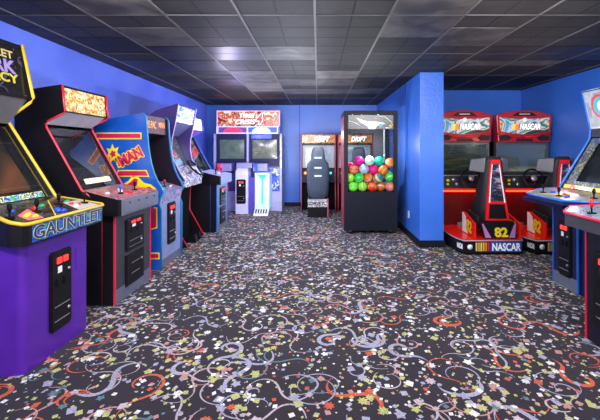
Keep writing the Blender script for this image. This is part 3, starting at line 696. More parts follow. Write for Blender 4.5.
text_obj('lettering', 'CRISIS', [TW, TBK], mqt, (-.469, -.06, 2.05), (0, 1, 0), (0, 0, 1), .46, .11, .002, shear=.25, bold=.02, outline=.05)
text_obj('lettering', '4', [mat('red_glow_four', '#f02838', .4, emit=1.2), TW], mqt, (-.469, .26, 2.12), (0, 1, 0), (0, 0, 1), .15, .24, .002, shear=.2, bold=.03, outline=.04)
# right outer edge decals
b = MB(); b.box(-.448, -.442, .745, .775, .1, 1.7); b.build('edge_strip', art('red_white_strip', ['#c03060', '#e8e0f0', '#7a4090', '#f0f0ff'], 14, .25), T)
# coin console
b = MB(); b.box(-.43, -.0, -.185, .09, 0, .93, 0); b.hull([(-.43, -.185, .93), (0, -.185, .93), (0, .09, .93), (-.43, .09, .93)], [(-.43, -.16, 1.0), (-.05, -.16, 1.0), (-.05, .07, 1.0), (-.43, .07, 1.0)], 0)
con = b.build('coin_console', mat('white_console', '#c8c4e8', .35), T, bevel=.008)
MB().box(-.40, -.02, -.17, .17, 1.0, 1.115).build('console_screen', mat('grey_lilac_box', '#8480b8', .4), T, bevel=.01)
coin_door(T, .0, -.06, .23, .76, .20, split=False)
# glowing console
b = MB(); b.box(-.43, -.0, .235, .555, .10, .90); b.build('light_console', mat('pale_console', '#b8d0e8', .35, emit=.3, ecol='#a8d8ff'), T, bevel=.01)
b = MB(); b.prism([(.30, .86), (.50, .86), (.46, .80), (.415, .76), (.415, .22), (.385, .22), (.385, .76), (.34, .80)], 'x', .0, .008); b.build('light_channel', mat('teal_channel', '#20b8a8', .3, emit=.7, ecol='#10b098'), T)
for y in (.28, .48): MB().box(.0, .006, y, y+.02, .25, .75).build('light_bar', mat('white_light_bar', '#f4ffff', .3, emit=2.4, ecol='#e0fcff'), T)
b = MB(); b.hull([(-.0, .24, .0), (.22, .24, .0), (.22, .55, .0), (-.0, .55, .0)], [(-.0, .24, .12), (.20, .24, .03), (.20, .55, .03), (-.0, .55, .12)])
fp = b.build('foot_pedal', mat('white_tread', '#cfd0e0', .4), T)
b = MB()
for k in range(5): b.hull([(.03+0.0, .265+k*.055, .108), (.17, .25+k*.055+.02, .046), (.17, .25+k*.055+.045, .046), (.03, .265+k*.055+.025, .108)], [(.03, .265+k*.055, .116), (.17, .25+k*.055+.02, .053), (.17, .25+k*.055+.045, .053), (.03, .265+k*.055+.025, .116)])
b.build('tread', BLACKM, fp)
b = MB(); b.box(-.43, -.05, .09, .235, .0, .80); b.build('console_bridge', mat('indigo_side', '#4a3aa0', .4), T)
for (y, mm, lab) in ((-.50, mat('pink_gun', '#e82858', .35, emit=.5), 'pink light gun'), (.30, mat('blue_gun', '#2050e0', .35, emit=.5), 'blue light gun')):
    b = MB(); b.box(-.43, -.10, y-.12, y+.20, .93, 1.10); b.build('gun_rest', mat('grey_lilac_box', '#8480b8'), T, bevel=.01)
    b = MB(); b.box(-.10, -.04, y-.06, y-.02, .90, 1.08); b.box(-.10, .06, y-.065, y-.015, 1.03, 1.10); b.cyl((.05, y-.04, 1.075), (.10, y-.04, 1.075), .014, 0, 8); b.build('light_gun', mm, T, label=lab)
b = MB(); b.box(-.44, -.02, -.70, -.50, 0, .93); b.build('gun_pedestal', mat('violet_pedestal', '#6a48b0', .4), T)

# ------------------------------------------------------------------ two drift racers at the back wall
ORD = art('orange_drift_art', ['#20140c', '#a04010', '#d07020', '#301808', '#e0a038', '#2a3020'], 6, .6, seed=2, soft=True)
SEATG = mat('slate_seat_shell', '#3e4a5a', .45)
def drift(label, X, nseat=True):
    r = thing('racing_machine', label, 'arcade machine', (X, 8.5, 0), -PI/2)
    for s in (-1, 1):
        b = MB(); y0 = s*.40; y1 = s*.375
        b.prism([(-.0, 0), (.0, .50), (-.12, .62), (-.10, 1.0), (-.02, 1.5), (0, 1.76), (-.70, 1.76), (-.70, 0)], 'y', min(y0, y1), max(y0, y1)); b.build('side_panel', BLACK, r)
    molding(r, [(0, 0), (.0, .50), (-.12, .62), (-.10, 1.0), (-.02, 1.5), (0, 1.76)], (-.389, .389), .011, mat('pink_red_molding', '#d84a60', .35))
    mq = MB().box(-.06, -.01, -.374, .374, 1.555, 1.75).build('marquee', ORD, r)
    text_obj('lettering', 'DRIFT', [mat('white_glow_print', '#ffffff')], mq, (-.0095, .08, 1.65), (0, 1, 0), (0, 0, 1), .36, .11, .002, shear=.3, bold=.03)
    b = MB(); b.box(-.70, -.02, -.374, .374, 1.75, 1.76); b.box(-.70, -.05, -.374, .374, 1.52, 1.55); b.build('canopy', BLACK, r)
    b = MB(); b.box(-.30, -.26, -.374, -.30, .98, 1.52); b.box(-.30, -.26, .30, .374, .98, 1.52); b.box(-.30, -.26, -.30, .30, 1.46, 1.52); b.box(-.30, -.26, -.30, .30, .98, 1.02); b.build('bezel', mat('pale_grey_bezel', '#b4b6c4', .4), r)
    MB().box(-.31, -.275, -.30, .30, 1.02, 1.46).build('display', art('slate_display', ['#7c8698', '#8c96a6', '#98a2ae', '#6c788c'], 2.2, .45, .2), r)
    b = MB(); b.prism([(-.30, .98), (-.12, .92), (-.02, .80), (-.04, .66), (-.30, .60)], 'y', -.374, .374); b.build('dashboard', DKGREY, r)
    b = MB(); b.box(-.69, -.30, -.374, .374, 0, .98); b.build('cabinet_body', BLACKM, r)
    b = MB(); c0 = Vector((.03, 0, .90)); ax = Vector((.9, 0, .43)).normalized(); u = Vector((0, 1, 0)); v = ax.cross(u)
    b.tube([c0+u*.14*math.cos(2*PI*i/24)+v*.14*math.sin(2*PI*i/24) for i in range(24)], .014, 0, 8, True)
    for a in (.2, PI-.2, -PI/2): b.tube([c0, c0+u*.14*math.cos(a)+v*.14*math.sin(a)], .011, 0, 6)
    b.cyl(c0-ax*.14, c0+ax*.01, .03); b.build('steering_wheel', BLACK, r)
    for y, mm in ((-.30, mat('orange_lamp', '#ff9030', .3, emit=3, ecol='#ff8a30')), (.28, mat('teal_lamp', '#60d0d8', .3, emit=1.2)), (.20, mat('white_lamp', '#f0f0ff', .3, emit=1.0))):
        MB().cyl((-.06, y, .87), (-.02, y, .88), .028).build('button', mm, r)
    # seat
    b = MB(); b.box(.42, .76, -.22, .18, 0, .22, 0); b.build('seat_base', BLACK, r)
    MB().box(.30, .765, -.225, .185, .22, .37).build('seat_rail', art('chrome_black_art', ['#101014', '#c8ccd8', '#282830', '#e8ecf4', '#202028'], 16, 0, .3), r)
    text_obj('lettering', 'DRIFT', [BLACKM, WHT], r, (.766, -.03, .295), (0, 1, 0), (0, 0, 1), .34, .07, .002, shear=.3, bold=.04, outline=.05)
    b = MB(); b.box(.74, .775, .185, .205, .02, .40); b.build('seat_edging', mat('pink_red_molding', '#d84a60'), r)
    sec = [(.62, .37, .20, .12), (.66, .55, .225, .11), (.70, .80, .235, .10), (.73, 1.0, .235, .09), (.76, 1.12, .215, .08), (.78, 1.20, .15, .075), (.79, 1.30, .14, .07), (.80, 1.40, .125, .06), (.80, 1.455, .09, .05)]
    b = MB(); vs = []; m = 12
    for (x, z, w, d) in sec:
        for k in range(m):
            a = 2*PI*k/m; ca, sa = math.cos(a), math.sin(a)
            vs.append((x-d/2+d*.5*(abs(ca)**.6)*(1 if ca > 0 else -1), -.01+w*(abs(sa)**.6)*(1 if sa > 0 else -1), z))
    fs = [(i*m+k, i*m+(k+1) % m, (i+1)*m+(k+1) % m, (i+1)*m+k) for i in range(len(sec)-1) for k in range(m)]+[list(range(m))[::-1], [(len(sec)-1)*m+k for k in range(m)]]
    b.add(vs, fs, 0, True); sb = b.build('seat_back', SEATG, r)
    for z, x in ((1.24, .79), (1.03, .738), (.86, .712)):
        MB().box(x-.01, x+.004, -.085, .065, z-.016, z+.016).build('slot', mat('pale_slot', '#c8d4dc', .4), sb)
    b = MB(); b.hull([(.30, -.2, .37), (.62, -.2, .37), (.62, .18, .37), (.30, .18, .37)], [(.28, -.21, .47), (.62, -.21, .44), (.62, .19, .44), (.28, .19, .47)]); b.build('seat_cushion', BLACK, r, bevel=.02)
    b = MB(); b.box(-.0, .42, -.15, .11, 0, .07); b.build('floor_rail', BLACK, r)
    return r
drift('drift racing machine with slate bucket seat and orange DRIFT marquee, left one of two', .01)
drift('drift racing machine standing behind the glass ball cabinet, right one of two', .85)

# ------------------------------------------------------------------ ball prize machine
PX, PYm = .87, 6.16
K = thing('prize_machine', 'tall black glass-fronted prize machine full of colourful balls on casters', 'prize machine', (PX, PYm, 0), -PI/2)
NAVY = mat('navy_black_metal', '#141824', .45)
hw = .44; D = .77
b = MB(); b.box(-D, 0, -hw, hw, .07, .70); b.build('base_cabinet', NAVY, K, bevel=.006)
MB().box(-D, 0, -hw, hw, 1.985, 2.05).build('top_cap', NAVY, K, bevel=.006)
for x0_, x1_ in ((-D, -D+.07), (-.06, 0)):
    for s in (-1, 1):
        b = MB(); b.box(x0_, x1_, min(s*hw, s*(hw-.065)), max(s*hw, s*(hw-.065)), .70, 1.985); b.build('corner_post', NAVY, K)
MB().box(-.012, -.004, -.375, .375, .70, 1.985).build('front_glass', glass('clear_pane', '#f8fbfb', 1.12), K)
for s in (-1, 1): MB().box(-D+.07, -.06, s*.43-.004, s*.43+.004, .70, 1.985).build('side_glass', glass('clear_pane'), K)
MB().box(-D+.012, -D+.02, -.375, .375, .70, 1.985).build('rear_glass', glass('clear_pane'), K)
b = MB(); b.box(-.02, -.013, .217, .223, 1.2, 1.74); b.box(-.03, -.013, .21, .235, 1.30, 1.33); b.build('door_track', METAL, K)
b = MB(); b.box(-.72, -.66, -.36, .36, 1.70, 1.985); b.box(-.72, -.66, .14, .36, 1.0, 1.70); b.build('rear_mechanism', mat('dark_mechanism', '#3a3c44', .5), K)
# header decal: dotted black sheet with white sign shape
t = NT('dotted_header'); bs = t.n('ShaderNodeBsdfPrincipled'); tc = t.n('ShaderNodeTexCoord'); vo = t.n('ShaderNodeTexVoronoi'); vo.inputs['Scale'].default_value = 34
vo.inputs['Randomness'].default_value = .4; t.l(tc.outputs['Object'], vo.inputs['Vector']); rr = t.n('ShaderNodeValToRGB'); rr.color_ramp.interpolation = 'CONSTANT'
rr.color_ramp.elements[0].color = srgb('#c8d0d8'); rr.color_ramp.elements[1].color = srgb('#22262e'); rr.color_ramp.elements[1].position = .12
t.l(vo.outputs['Distance'], rr.inputs['Fac']); t.l(rr.outputs['Color'], bs.inputs['Base Color']); bs.inputs['Roughness'].default_value = .3; t.l(bs.outputs['BSDF'], t.out.inputs['Surface'])
HD = MB().box(-.003, .002, -.372, .372, 1.745, 1.975).build('header_sign', t.m, K)
MB().prism([(-.24, 1.93), (-.08, 1.875), (.14, 1.86), (.235, 1.835), (.10, 1.80), (.07, 1.745), (-.03, 1.745), (-.06, 1.80), (-.16, 1.85)], 'x', .002, .006).build('sign_shape', mat('white_sign', '#e8f0f6', .3, emit=.35), HD)
b = MB(); b.tube([(.005, .12, 1.965), (.005, .24, 1.94), (.005, .33, 1.87), (.005, .36, 1.80), (.005, .33, 1.765), (.005, .24, 1.765)], .006, 0, 6); b.tube([(.005, -.36, 1.88), (.005, -.24, 1.84), (.005, -.12, 1.765)], .005, 0, 6); b.build('arc_line', WHT, HD)
MB().prism([(.12, 1.815), (.17, 1.84), (.20, 1.80), (.15, 1.77)], 'x', .006, .009).build('sign_shape', mat('sky_blue_print', '#30a8e0', .4), HD)
MB().cyl((.006, .33, 1.80), (.010, .33, 1.80), .028).build('dot', mat('gold_print', '#e0b040', .4), HD)
b = MB(); b.box(-.70, -.02, -hw-.006, -hw-.001, .12, 1.96); b.build('side_strip', mat('maroon_panel', '#8a1830', .4), K)
b = MB(); b.box(-.65, -.03, -hw-.0075, -hw-.006, 1.60, 1.72); b.build('side_sticker', WHT, K)
b = MB(); b.box(-.06, .004, -.36, .36, .69, .715); b.build('glass_sill', NAVY, K)
for x in (-.66, -.08):
    for s in (-1, 1):
        b = MB(); b.cyl((x, s*.33-.014, .03), (x, s*.33+.014, .03), .03, 0, 16); b.box(x-.02, x+.02, s*.33-.02, s*.33+.02, .045, .072, 1); b.build('caster', [BLACKM, METAL], K)
# balls
spec = [(175, 150, 'plain magenta ball at the top left of the pile', ['#d8108a']), (245, 140, 'white speckled ball at the top of the pile', ['#e6ecd8', '#b8d8c8']),
 (330, 155, 'plain teal ball at the top of the pile', ['#10b090']), (412, 162, 'orange and teal striped ball at the top right of the pile', ['#e87828', '#0888a0', '#f0b060']),
 (143, 195, 'orange and yellow striped ball at the left, second row', ['#f04818', '#f0b020', '#f07090']), (220, 192, 'pale grey-blue ball beside the hot pink ball', ['#b8c8d8', '#98b0c8']),
 (287, 207, 'hot pink plain ball in the middle of the pile', ['#f00878']), (366, 215, 'orange ball with red circle right of the hot pink ball', ['#f06010', '#e01030', '#f0a040']),
 (130, 255, 'lime ball at the left edge, third row', ['#a0e840', '#c0f060']), (192, 252, 'green and teal striped ball in the third row', ['#20d050', '#087068', '#80f060']),
 (257, 262, 'orange and teal banded ball below the hot pink ball', ['#f06820', '#108890', '#f0a860']), (326, 258, 'teal and orange ball right of centre, third row', ['#107888', '#f07820', '#e8c070']),
 (402, 258, 'bright green and teal striped ball at the right edge', ['#30e050', '#087060', '#a0f080']), (135, 316, 'bright green ball in the bottom left corner', ['#60e838', '#90f050']),
 (203, 320, 'lime and teal striped ball in the bottom row', ['#a0f030', '#087078', '#d0e860']), (283, 318, 'red and orange striped ball in the bottom row', ['#e83028', '#f0a030', '#f07848']),
 (362, 320, 'orange and teal striped ball in the bottom row, right of the red one', ['#e86818', '#087880', '#e8b868']), (418, 322, 'orange and pink ball in the bottom right corner', ['#f08850', '#d06898'])]
R = .083; balls = []
for i, (a, b_, lab, cols) in enumerate(spec):
    u_, v_ = 335+a/7.5, 145+b_/7.5; Yb = 6.16+.02+R+(.0 if i % 2 else .035); k = Yb/374
    balls.append([(u_-318)*k, Yb, 1.4-(v_-150)*k, lab, cols])
# a second layer behind, seen only in the gaps
for i in range(12):
    balls.append([.55+.16*(i % 5)+(.08 if (i//5) % 2 else 0), 6.42, .80+.15*(i//5), None, [['#f07048', '#40c0a0'], ['#60e050', '#20a090'], ['#e83090', '#f0a0c0'], ['#f0a040', '#e04848']][i % 4]])
for it in range(120):
    for i in range(len(balls)):
        for j in range(i):
            A, Bq = balls[i], balls[j]; d = Vector(A[:3])-Vector(Bq[:3]); L = d.length
            if L < 2*R+.001:
                q = d/(L or 1)*(2*R+.001-L)*.5
                for a in range(3): A[a] += q[a]; Bq[a] -= q[a]
    for A in balls:
        A[0] = min(max(A[0], .87-.42+R), .87+.42-R); A[2] = max(A[2], .702+R); A[1] = min(max(A[1], 6.16+.016+R), 6.16+.62)
for i, A in enumerate(balls):
    m = striped('ball_rubber_%d' % i, A[4], (random.uniform(0, 3), random.uniform(0, 3), random.uniform(0, 3)), 4.2) if len(A[4]) > 1 else mat('ball_rubber_%d' % i, A[4][0], .35)
    o = MB().sphere((0, 0, 0), R, 0, 24, 14).build('ball', m); o.location = A[:3]
    if A[3]: tag(o, A[3], 'ball', 'balls in the glass prize machine')
    else: tag(o, 'striped ball in the rear layer, half hidden behind the front balls', 'ball', 'balls behind the front layer')

# ------------------------------------------------------------------ stock-car racers in the alcove
HDR = art('race_header_art', ['#c8ced0', '#3a90b8', '#d4d4d4', '#404850', '#48a080', '#dadada', '#c09050', '#2a3038'], 2.4, .25, .3, (1, .8, 1.6), seed=3, soft=True)
REDH = mat('red_header_frame', '#a81a24', .28, emit=0)
GRILL = mat('speaker_mesh', '#2c2024', .6)
SEATB = mat('black_seat_vinyl', '#222329', .5)
REDPL = mat('glossy_red_platform', '#d81c14', .25)
NFILL = mat('white_nascar_print', '#eef0f4', .4)
def racer(label, X, content):
    r = thing('racing_machine', label, 'arcade machine', (X, 4.97, 0), -PI/2)
    cy = -.07; hx = -1.03                     # header front plane x
    # header
    n = 14; top = [(-.44+.88*i/n, 1.965+.075*(1-(2*i/n-1)**2)) for i in range(n+1)]
    out = [(y+cy, z) for y, z in top]+[(cy+.445, 1.90), (cy+.42, 1.525), (cy-.42, 1.525), (cy-.445, 1.90)]
    b = MB(); b.prism(out, 'x', hx-.16, hx); b.build('header', REDH, r, bevel=.012)
    n = 10; a = [(-.40+.80*i/n, 1.895+.028*(2*i/n-1)**2-.0) for i in range(n+1)]; c_ = [(.385-.77*i/n, 1.655+.05*(2*i/n-1)**2) for i in range(n+1)]
    b = MB(); b.prism([(y+cy, z) for y, z in a+c_], 'x', hx, hx+.012); hd = b.build('header_art', HDR, r)
    text_obj('lettering', 'NASCAR', [mat('white_glow_nascar', '#ffffff', .4, emit=1.0), mat('dark_red_outline', '#8a2020', .4)], hd, (hx+.0125, cy+.085, 1.775), (0, 1, 0), (0, 0, 1), .33, .095, .003, shear=.2, bold=.03, outline=.07)
    for k, cc in enumerate(('#f0c020', '#e08020', '#d02828')):
        y = cy-.20+k*.045; MB().prism([(y, 1.73), (y+.04, 1.73), (y+.06, 1.82), (y+.02, 1.82)], 'x', hx+.012, hx+.015).build('logo_bar', mat('logo_bar_%d' % k, cc, .4, emit=.6), hd)
    MB().cyl((hx+.012, cy, 1.885), (hx+.022, cy, 1.885), .032).build('round_badge', mat('cream_badge', '#f4e8c8', .4, emit=.5), hd)
    b = MB(); b.prism([(cy-.20, 1.945), (cy+.20, 1.945), (cy+.12, 2.005), (cy-.12, 2.005)], 'x', hx, hx+.01); b.build('visor', GRILL, r)
    MB().box(hx+.01, hx+.013, cy-.085, cy+.085, 1.966, 1.984).build('visor_plate', mat('pale_visor_plate', '#b8b4b4', .4), r)
    for s in (-1, 1):
        MB().prism([(cy+s*.41, 1.63), (cy+s*.27, 1.64), (cy+s*.20, 1.60), (cy+s*.25, 1.55), (cy+s*.39, 1.55)], 'x', hx, hx+.008).build('speaker_grille', GRILL, r)
        b = MB(); b.tube([(hx+.01, cy+s*.43, 1.66), (hx+.02, cy+s*.26, 1.66), (hx+.02, cy+s*.17, 1.61), (hx+.02, cy, 1.61)], .014, 0, 8); b.build('red_rib', REDP, r)
    MB().prism([(cy-.12, 1.585), (cy+.12, 1.585), (cy+.14, 1.54), (cy-.14, 1.54)], 'x', hx, hx+.008).build('centre_grille', GRILL, r)
    # monitor
    b = MB(); b.box(hx-.9, hx-.14, cy-.415, cy+.415, .0, 1.53); b.build('cabinet_body', BLACKM, r)
    b = MB(); b.box(hx-.14, hx-.06, cy-.425, cy-.40, 1.02, 1.52); b.box(hx-.14, hx-.06, cy+.40, cy+.425, 1.02, 1.52); b.box(hx-.14, hx-.06, cy-.40, cy+.40, 1.49, 1.525); b.build('monitor_frame', mat('gunmetal', '#565a62', .35, .4), r)
    MB().box(hx-.139, hx-.12, cy-.40, cy+.40, 1.05, 1.49).build('display', content, r)
    MB().box(hx-.10, hx-.095, cy-.40, cy+.40, 1.05, 1.49).build('screen_glass', GLASS, r)
    # dashboard
    b = MB(); b.prism([(hx-.14, 1.05), (hx-.02, 1.03), (hx+.10, .99), (hx+.14, .80), (hx+.06, .76), (hx-.14, .76)], 'y', cy-.44, cy+.44); b.build('dashboard', mat('dark_dash', '#26262c', .4), r)
    MB().box(hx-.0, hx+.11, cy-.40, cy+.40, .992, 1.005).build('dash_trim', METAL, r)
    b = MB(); b.box(hx+.085, hx+.135, cy-.41, cy+.41, .745, .765); b.build('light_strip', mat('red_light_strip', '#ff3018', .3, emit=9, ecol='#ff2a10'), r)
    b = MB(); b.box(hx-.14, hx+.02, cy-.44, cy+.44, .03, .76); b.build('footwell', mat('glow_painted_footwell', '#4a080a', .5), r)  # red glow below the strip painted into the footwell colour
    for (dy, z, mm, rr_) in ((-.31, .92, PLY, .022), (-.31, .86, PLY, .018), (-.22, .93, METAL, .035), (-.17, .86, METAL, .028), (.34, .88, mat('orange_dash_lamp', '#ff9020', .3, emit=2.5, ecol='#ff8a20'), .022)):
        MB().cyl((hx+.09, cy+dy, z), (hx+.135, cy+dy, z+.004), rr_).build('gauge', mm, r)
    b = MB(); c0 = Vector((hx+.26, cy+.0, .965)); ax = Vector((.93, 0, .36)).normalized(); u = Vector((0, 1, 0)); v = ax.cross(u)
    b.tube([c0+u*.145*math.cos(2*PI*i/28)+v*.145*math.sin(2*PI*i/28) for i in range(28)], .016, 0, 8, True)
    for a in (.15, PI-.15, -PI/2): b.tube([c0, c0+u*.14*math.cos(a)+v*.14*math.sin(a)], .012, 0, 6)
    b.cyl(c0-ax*.15, c0+ax*.005, .03); b.cyl(c0+ax*.005, c0+ax*.02, .045, 1); b.build('steering_wheel', [BLACK, mat('silver_hub', '#c8b8b0', .3, .5)], r)
    for dy in (-.1, .1): MB().hull([(hx+.02, cy+dy-.04, .10), (hx+.02, cy+dy+.04, .10), (hx+.02, cy+dy+.04, .13), (hx+.02, cy+dy-.04, .13)], [(hx+.10, cy+dy-.04, .14), (hx+.10, cy+dy+.04, .14), (hx+.08, cy+dy+.04, .26), (hx+.08, cy+dy-.04, .26)]).build('pedal', METAL, r)
    # platform
    fl, fr = -.48, .30
    plan = [(0, fl), (0, fr), (-.16, fr+.07), (-.30, .39), (-1.03, .39), (-1.03, -.54), (-.33, -.54), (-.16, fl-.045)]
    b = MB(); b.prism(plan, 'z', .03, .19); pf = b.build('platform', BLACK, r)
    ptop = [(x-.015 if x > -.5 else x, y*.985) for x, y in plan]; b = MB(); b.prism(ptop, 'z', .19, .205); b.build('platform_top', REDPL, r)
    b = MB(); b.tube([(x, y, .192) for x, y in (plan[4], plan[3], plan[2], plan[1], plan[0], plan[7], plan[6], plan[5])], .008, 0, 6); b.build('platform_edging', mat('grey_edging', '#8a8c98', .4), r)
    b = MB(); b.prism([(x*.96-.03, y*.94) for x, y in plan], 'z', 0, .03); b.build('plinth', BLACKM, r)
    text_obj('lettering', 'NASCAR', [NFILL, mat('blue_band_print', '#2a50b0', .4)], pf, (.0015, .085, .112), (0, 1, 0), (0, 0, 1), .38, .105, .002, bold=.03, outline=.02)
    MB().box(0, .0012, -.13, .285, .05, .175).build('name_band', mat('blue_red_band', '#2446a0', .4), pf)
    for k, cc in enumerate(['#c8b070', '#b89a40', '#e0c040', '#c8a030', '#e07030', '#c02830']):
        MB().box(0, .0015, -.325+k*.032, -.325+k*.032+.022, .055, .17).build('colour_bar', mat('band_bar_%d' % k, cc, .4), pf)
    MB().cyl((.0, -.40, .11), (.002, -.40, .11), .035).build('round_badge', WHT, pf); 
    # left chamfer band lettering
    A3 = Vector((-.33, -.54, .11)); A2 = Vector((-.16, fl-.045, .11)); A1 = Vector((0, fl, .11)); dd = (A1-A2).normalized(); nn = dd.cross(Vector((0, 0, 1)))
    text_obj('lettering', 'NASCAR', [NFILL, mat('blue_band_print', '#2a50b0')], pf, (A2+A1)/2+nn*.001, dd, (0, 0, 1), .12, .07, .002, bold=.03, outline=.02)
    # seat
    sy = .03
    b = MB(); b.hull([(-.13, sy-.20, .205), (-.06, sy-.20, .205), (-.06, sy+.23, .205), (-.13, sy+.23, .205)], [(-.16, sy-.26, .43), (-.10, sy-.26, .43), (-.10, sy+.21, .43), (-.16, sy+.21, .43)])
    sbx = b.build('rear_panel', BLACK, r)
    nv = Vector((.225, 0, -.04))
    text_obj('lettering', '82', [mat('yellow_number', '#d8c020', .4)], sbx, (-.072, sy+.02, .29), (0, 1, 0), (-.04, 0, .225), .18, .13, .003, bold=.04)
    for s in (-1, 1): MB().hull([(-.062, sy+s*.20, .22), (-.062, sy+s*.12, .22), (-.097, sy+s*.21, .40), (-.097, sy+s*.23, .40)], [(-.058, sy+s*.20, .22), (-.058, sy+s*.12, .22), (-.093, sy+s*.21, .40), (-.093, sy+s*.23, .40)]).build('chevron', mat('lavender_red_stripe', '#9a6aa8', .4), sbx)
    for s in (-1, 1):
        y = sy+s*.30 if s > 0 else sy-.31
        b = MB(); pts = [(-.12, .205), (-.55, .205), (-.55, .50), (-.48, .50), (-.12, .40)]
        b.prism(pts, 'y', y-.012, y+.012); f = b.build('side_fin', REDPL, r)
        MB().prism([(-.35, .215), (-.548, .215), (-.548, .49), (-.49, .49), (-.42, .44), (-.40, .36)], 'y', y-.0135, y+.0135).build('fin_stripe', WHT, f)
        text_obj('lettering', '82', [mat('yellow_number', '#d8c020')], f, (-.30, y-.014, .33), (-1, 0, 0), (0, 0, 1), .01, .01) if False else None
        text_obj('lettering', '82', [mat('yellow_number', '#d8c020'), mat('dark_number_edge', '#5a1010', .4)], f, (-.30, y-.0136, .33), (1, 0, -.15), (.15, 0, 1), .20, .17, .002, bold=.05, outline=.02)
    # seat shell
    b = MB()
    sec = [(-.14, .43, .215, .52), (-.16, .60, .20, .48), (-.18, .80, .18, .34), (-.20, .98, .155, .22), (-.21, 1.06, .14, .16), (-.21, 1.24, .12, .12), (-.21, 1.31, .08, .08)]
    vs = []; m = 16
    for (x, z, w, d) in sec:
        for k in range(m):
            a = 2*PI*k/m; ca, sa = math.cos(a), math.sin(a); vs.append((x-d/2+d*.5*(abs(ca)**.5)*(1 if ca > 0 else -1), sy+w*(abs(sa)**.5)*(1 if sa > 0 else -1), z))
    b.add(vs, [(i*m+k, i*m+(k+1) % m, (i+1)*m+(k+1) % m, (i+1)*m+k) for i in range(len(sec)-1) for k in range(m)]+[list(range(m))[::-1], [(len(sec)-1)*m+k for k in range(m)]], 0, True)
    b.build('seat_back', SEATB, r)
    for s in (-1, 1):
        b = MB(); b.hull([(-.24, sy+s*.12, 1.08), (-.40, sy+s*.29, 1.10), (-.40, sy+s*.24, 1.10), (-.30, sy+s*.08, 1.08)], [(-.24, sy+s*.12, 1.29), (-.38, sy+s*.27, 1.27), (-.40, sy+s*.23, 1.27), (-.30, sy+s*.08, 1.29)])
        b.build('headrest_wing', mat('grey_head_vinyl', '#5c5d64', .5), r, bevel=.015)
    b = MB(); b.hull([(-.25, sy-.22, .30), (-.62, sy-.22, .30), (-.62, sy+.22, .30), (-.25, sy+.22, .30)], [(-.25, sy-.22, .48), (-.62, sy-.22, .52), (-.62, sy+.22, .52), (-.25, sy+.22, .48)]); b.build('seat_cushion', SEATB, r, bevel=.02)
    # red framed back decal, following the shell
    def bx_(z): 
        for i in range(len(sec)-1):
            if sec[i][1] <= z <= sec[i+1][1]: t_ = (z-sec[i][1])/(sec[i+1][1]-sec[i][1]); return sec[i][0]+(sec[i+1][0]-sec[i][0])*t_
        return -.2
    def panel_b(name, L, m, off, th):
        vsf = []; 
        for (z, y0_, y1_) in L: vsf.append((bx_(z)+off, sy+y0_, z)); vsf.append((bx_(z)+off, sy+y1_, z))
        k = len(L); bk = [(v_[0]-th, v_[1], v_[2]) for v_ in vsf]
        F = [(2*i, 2*i+1, 2*i+3, 2*i+2) for i in range(k-1)]; B_ = [tuple(2*k+q for q in f)[::-1] for f in F]
        S = [(2*i, 2*i+2, 2*k+2*i+2, 2*k+2*i) for i in range(k-1)]+[(2*i+1, 2*k+2*i+1, 2*k+2*i+3, 2*i+3) for i in range(k-1)]+[(0, 2*k, 2*k+1, 1), (2*k-2, 2*k-1, 4*k-1, 4*k-2)]
        return MB().add(vsf+bk, F+B_+S).build(name, m, r)
    panel_b('back_frame', [(.44, -.165, .155), (.60, -.15, .14), (.80, -.125, .115), (1.0, -.095, .09), (1.15, -.08, .075), (1.265, -.06, .06)], REDP, .022, .03)
    panel_b('back_decal', [(.70, -.095, .095), (.80, -.09, .085), (1.0, -.07, .068), (1.12, -.055, .055), (1.21, -.045, .045)], art('sponsor_art', ['#1a1c24', '#20242e', '#14161c', '#3a4a70', '#1c2028', '#702838', '#8088a0'], 11, 0, .3, (1, .6, 2)), .025, .01)
    panel_b('lower_decal', [(.465, -.125, .12), (.66, -.105, .10)], BLACK, .025, .01)
    for s in (-1, 1): panel_b('white_stripe', [(.68, s*.105-.008, s*.105+.008), (.80, s*.092-.007, s*.092+.007), (1.0, s*.072-.006, s*.072+.006), (1.2, s*.048-.005, s*.048+.005)], WHT, .026, .01)
    b = MB(); b.box(-.75, -.70, .25, .30, .20, .62); b.sphere((-.725, .275, .64), .035, 0); b.build('gear_lever', mat('orange_lever', '#e05020', .35), r)
    return r
racer('red and black stock-car racing machine with yellow 82, beside the blue partition wall', 2.42, art('dark_text_display', ['#22302c', '#2a342f', '#262e2a', '#584e3a', '#283029'], 5, .5, .2, (1, .4, 5), soft=True, dist=.2))
racer('red and black stock-car racing machine with yellow 82, in the corner by the right wall', 3.38, art('track_display', ['#4a5054', '#5c6266', '#54585c', '#9a8a6c', '#606468'], 1.2, .45, .2, (1, .5, 1.2), seed=4, soft=True, dist=.4, detail=1))

# ------------------------------------------------------------------ right-hand cabinets
SIDEB = mat('navy_side', '#151d4a', .35); NVF = mat('navy_front', '#1c1f40', .35)
HR = PI
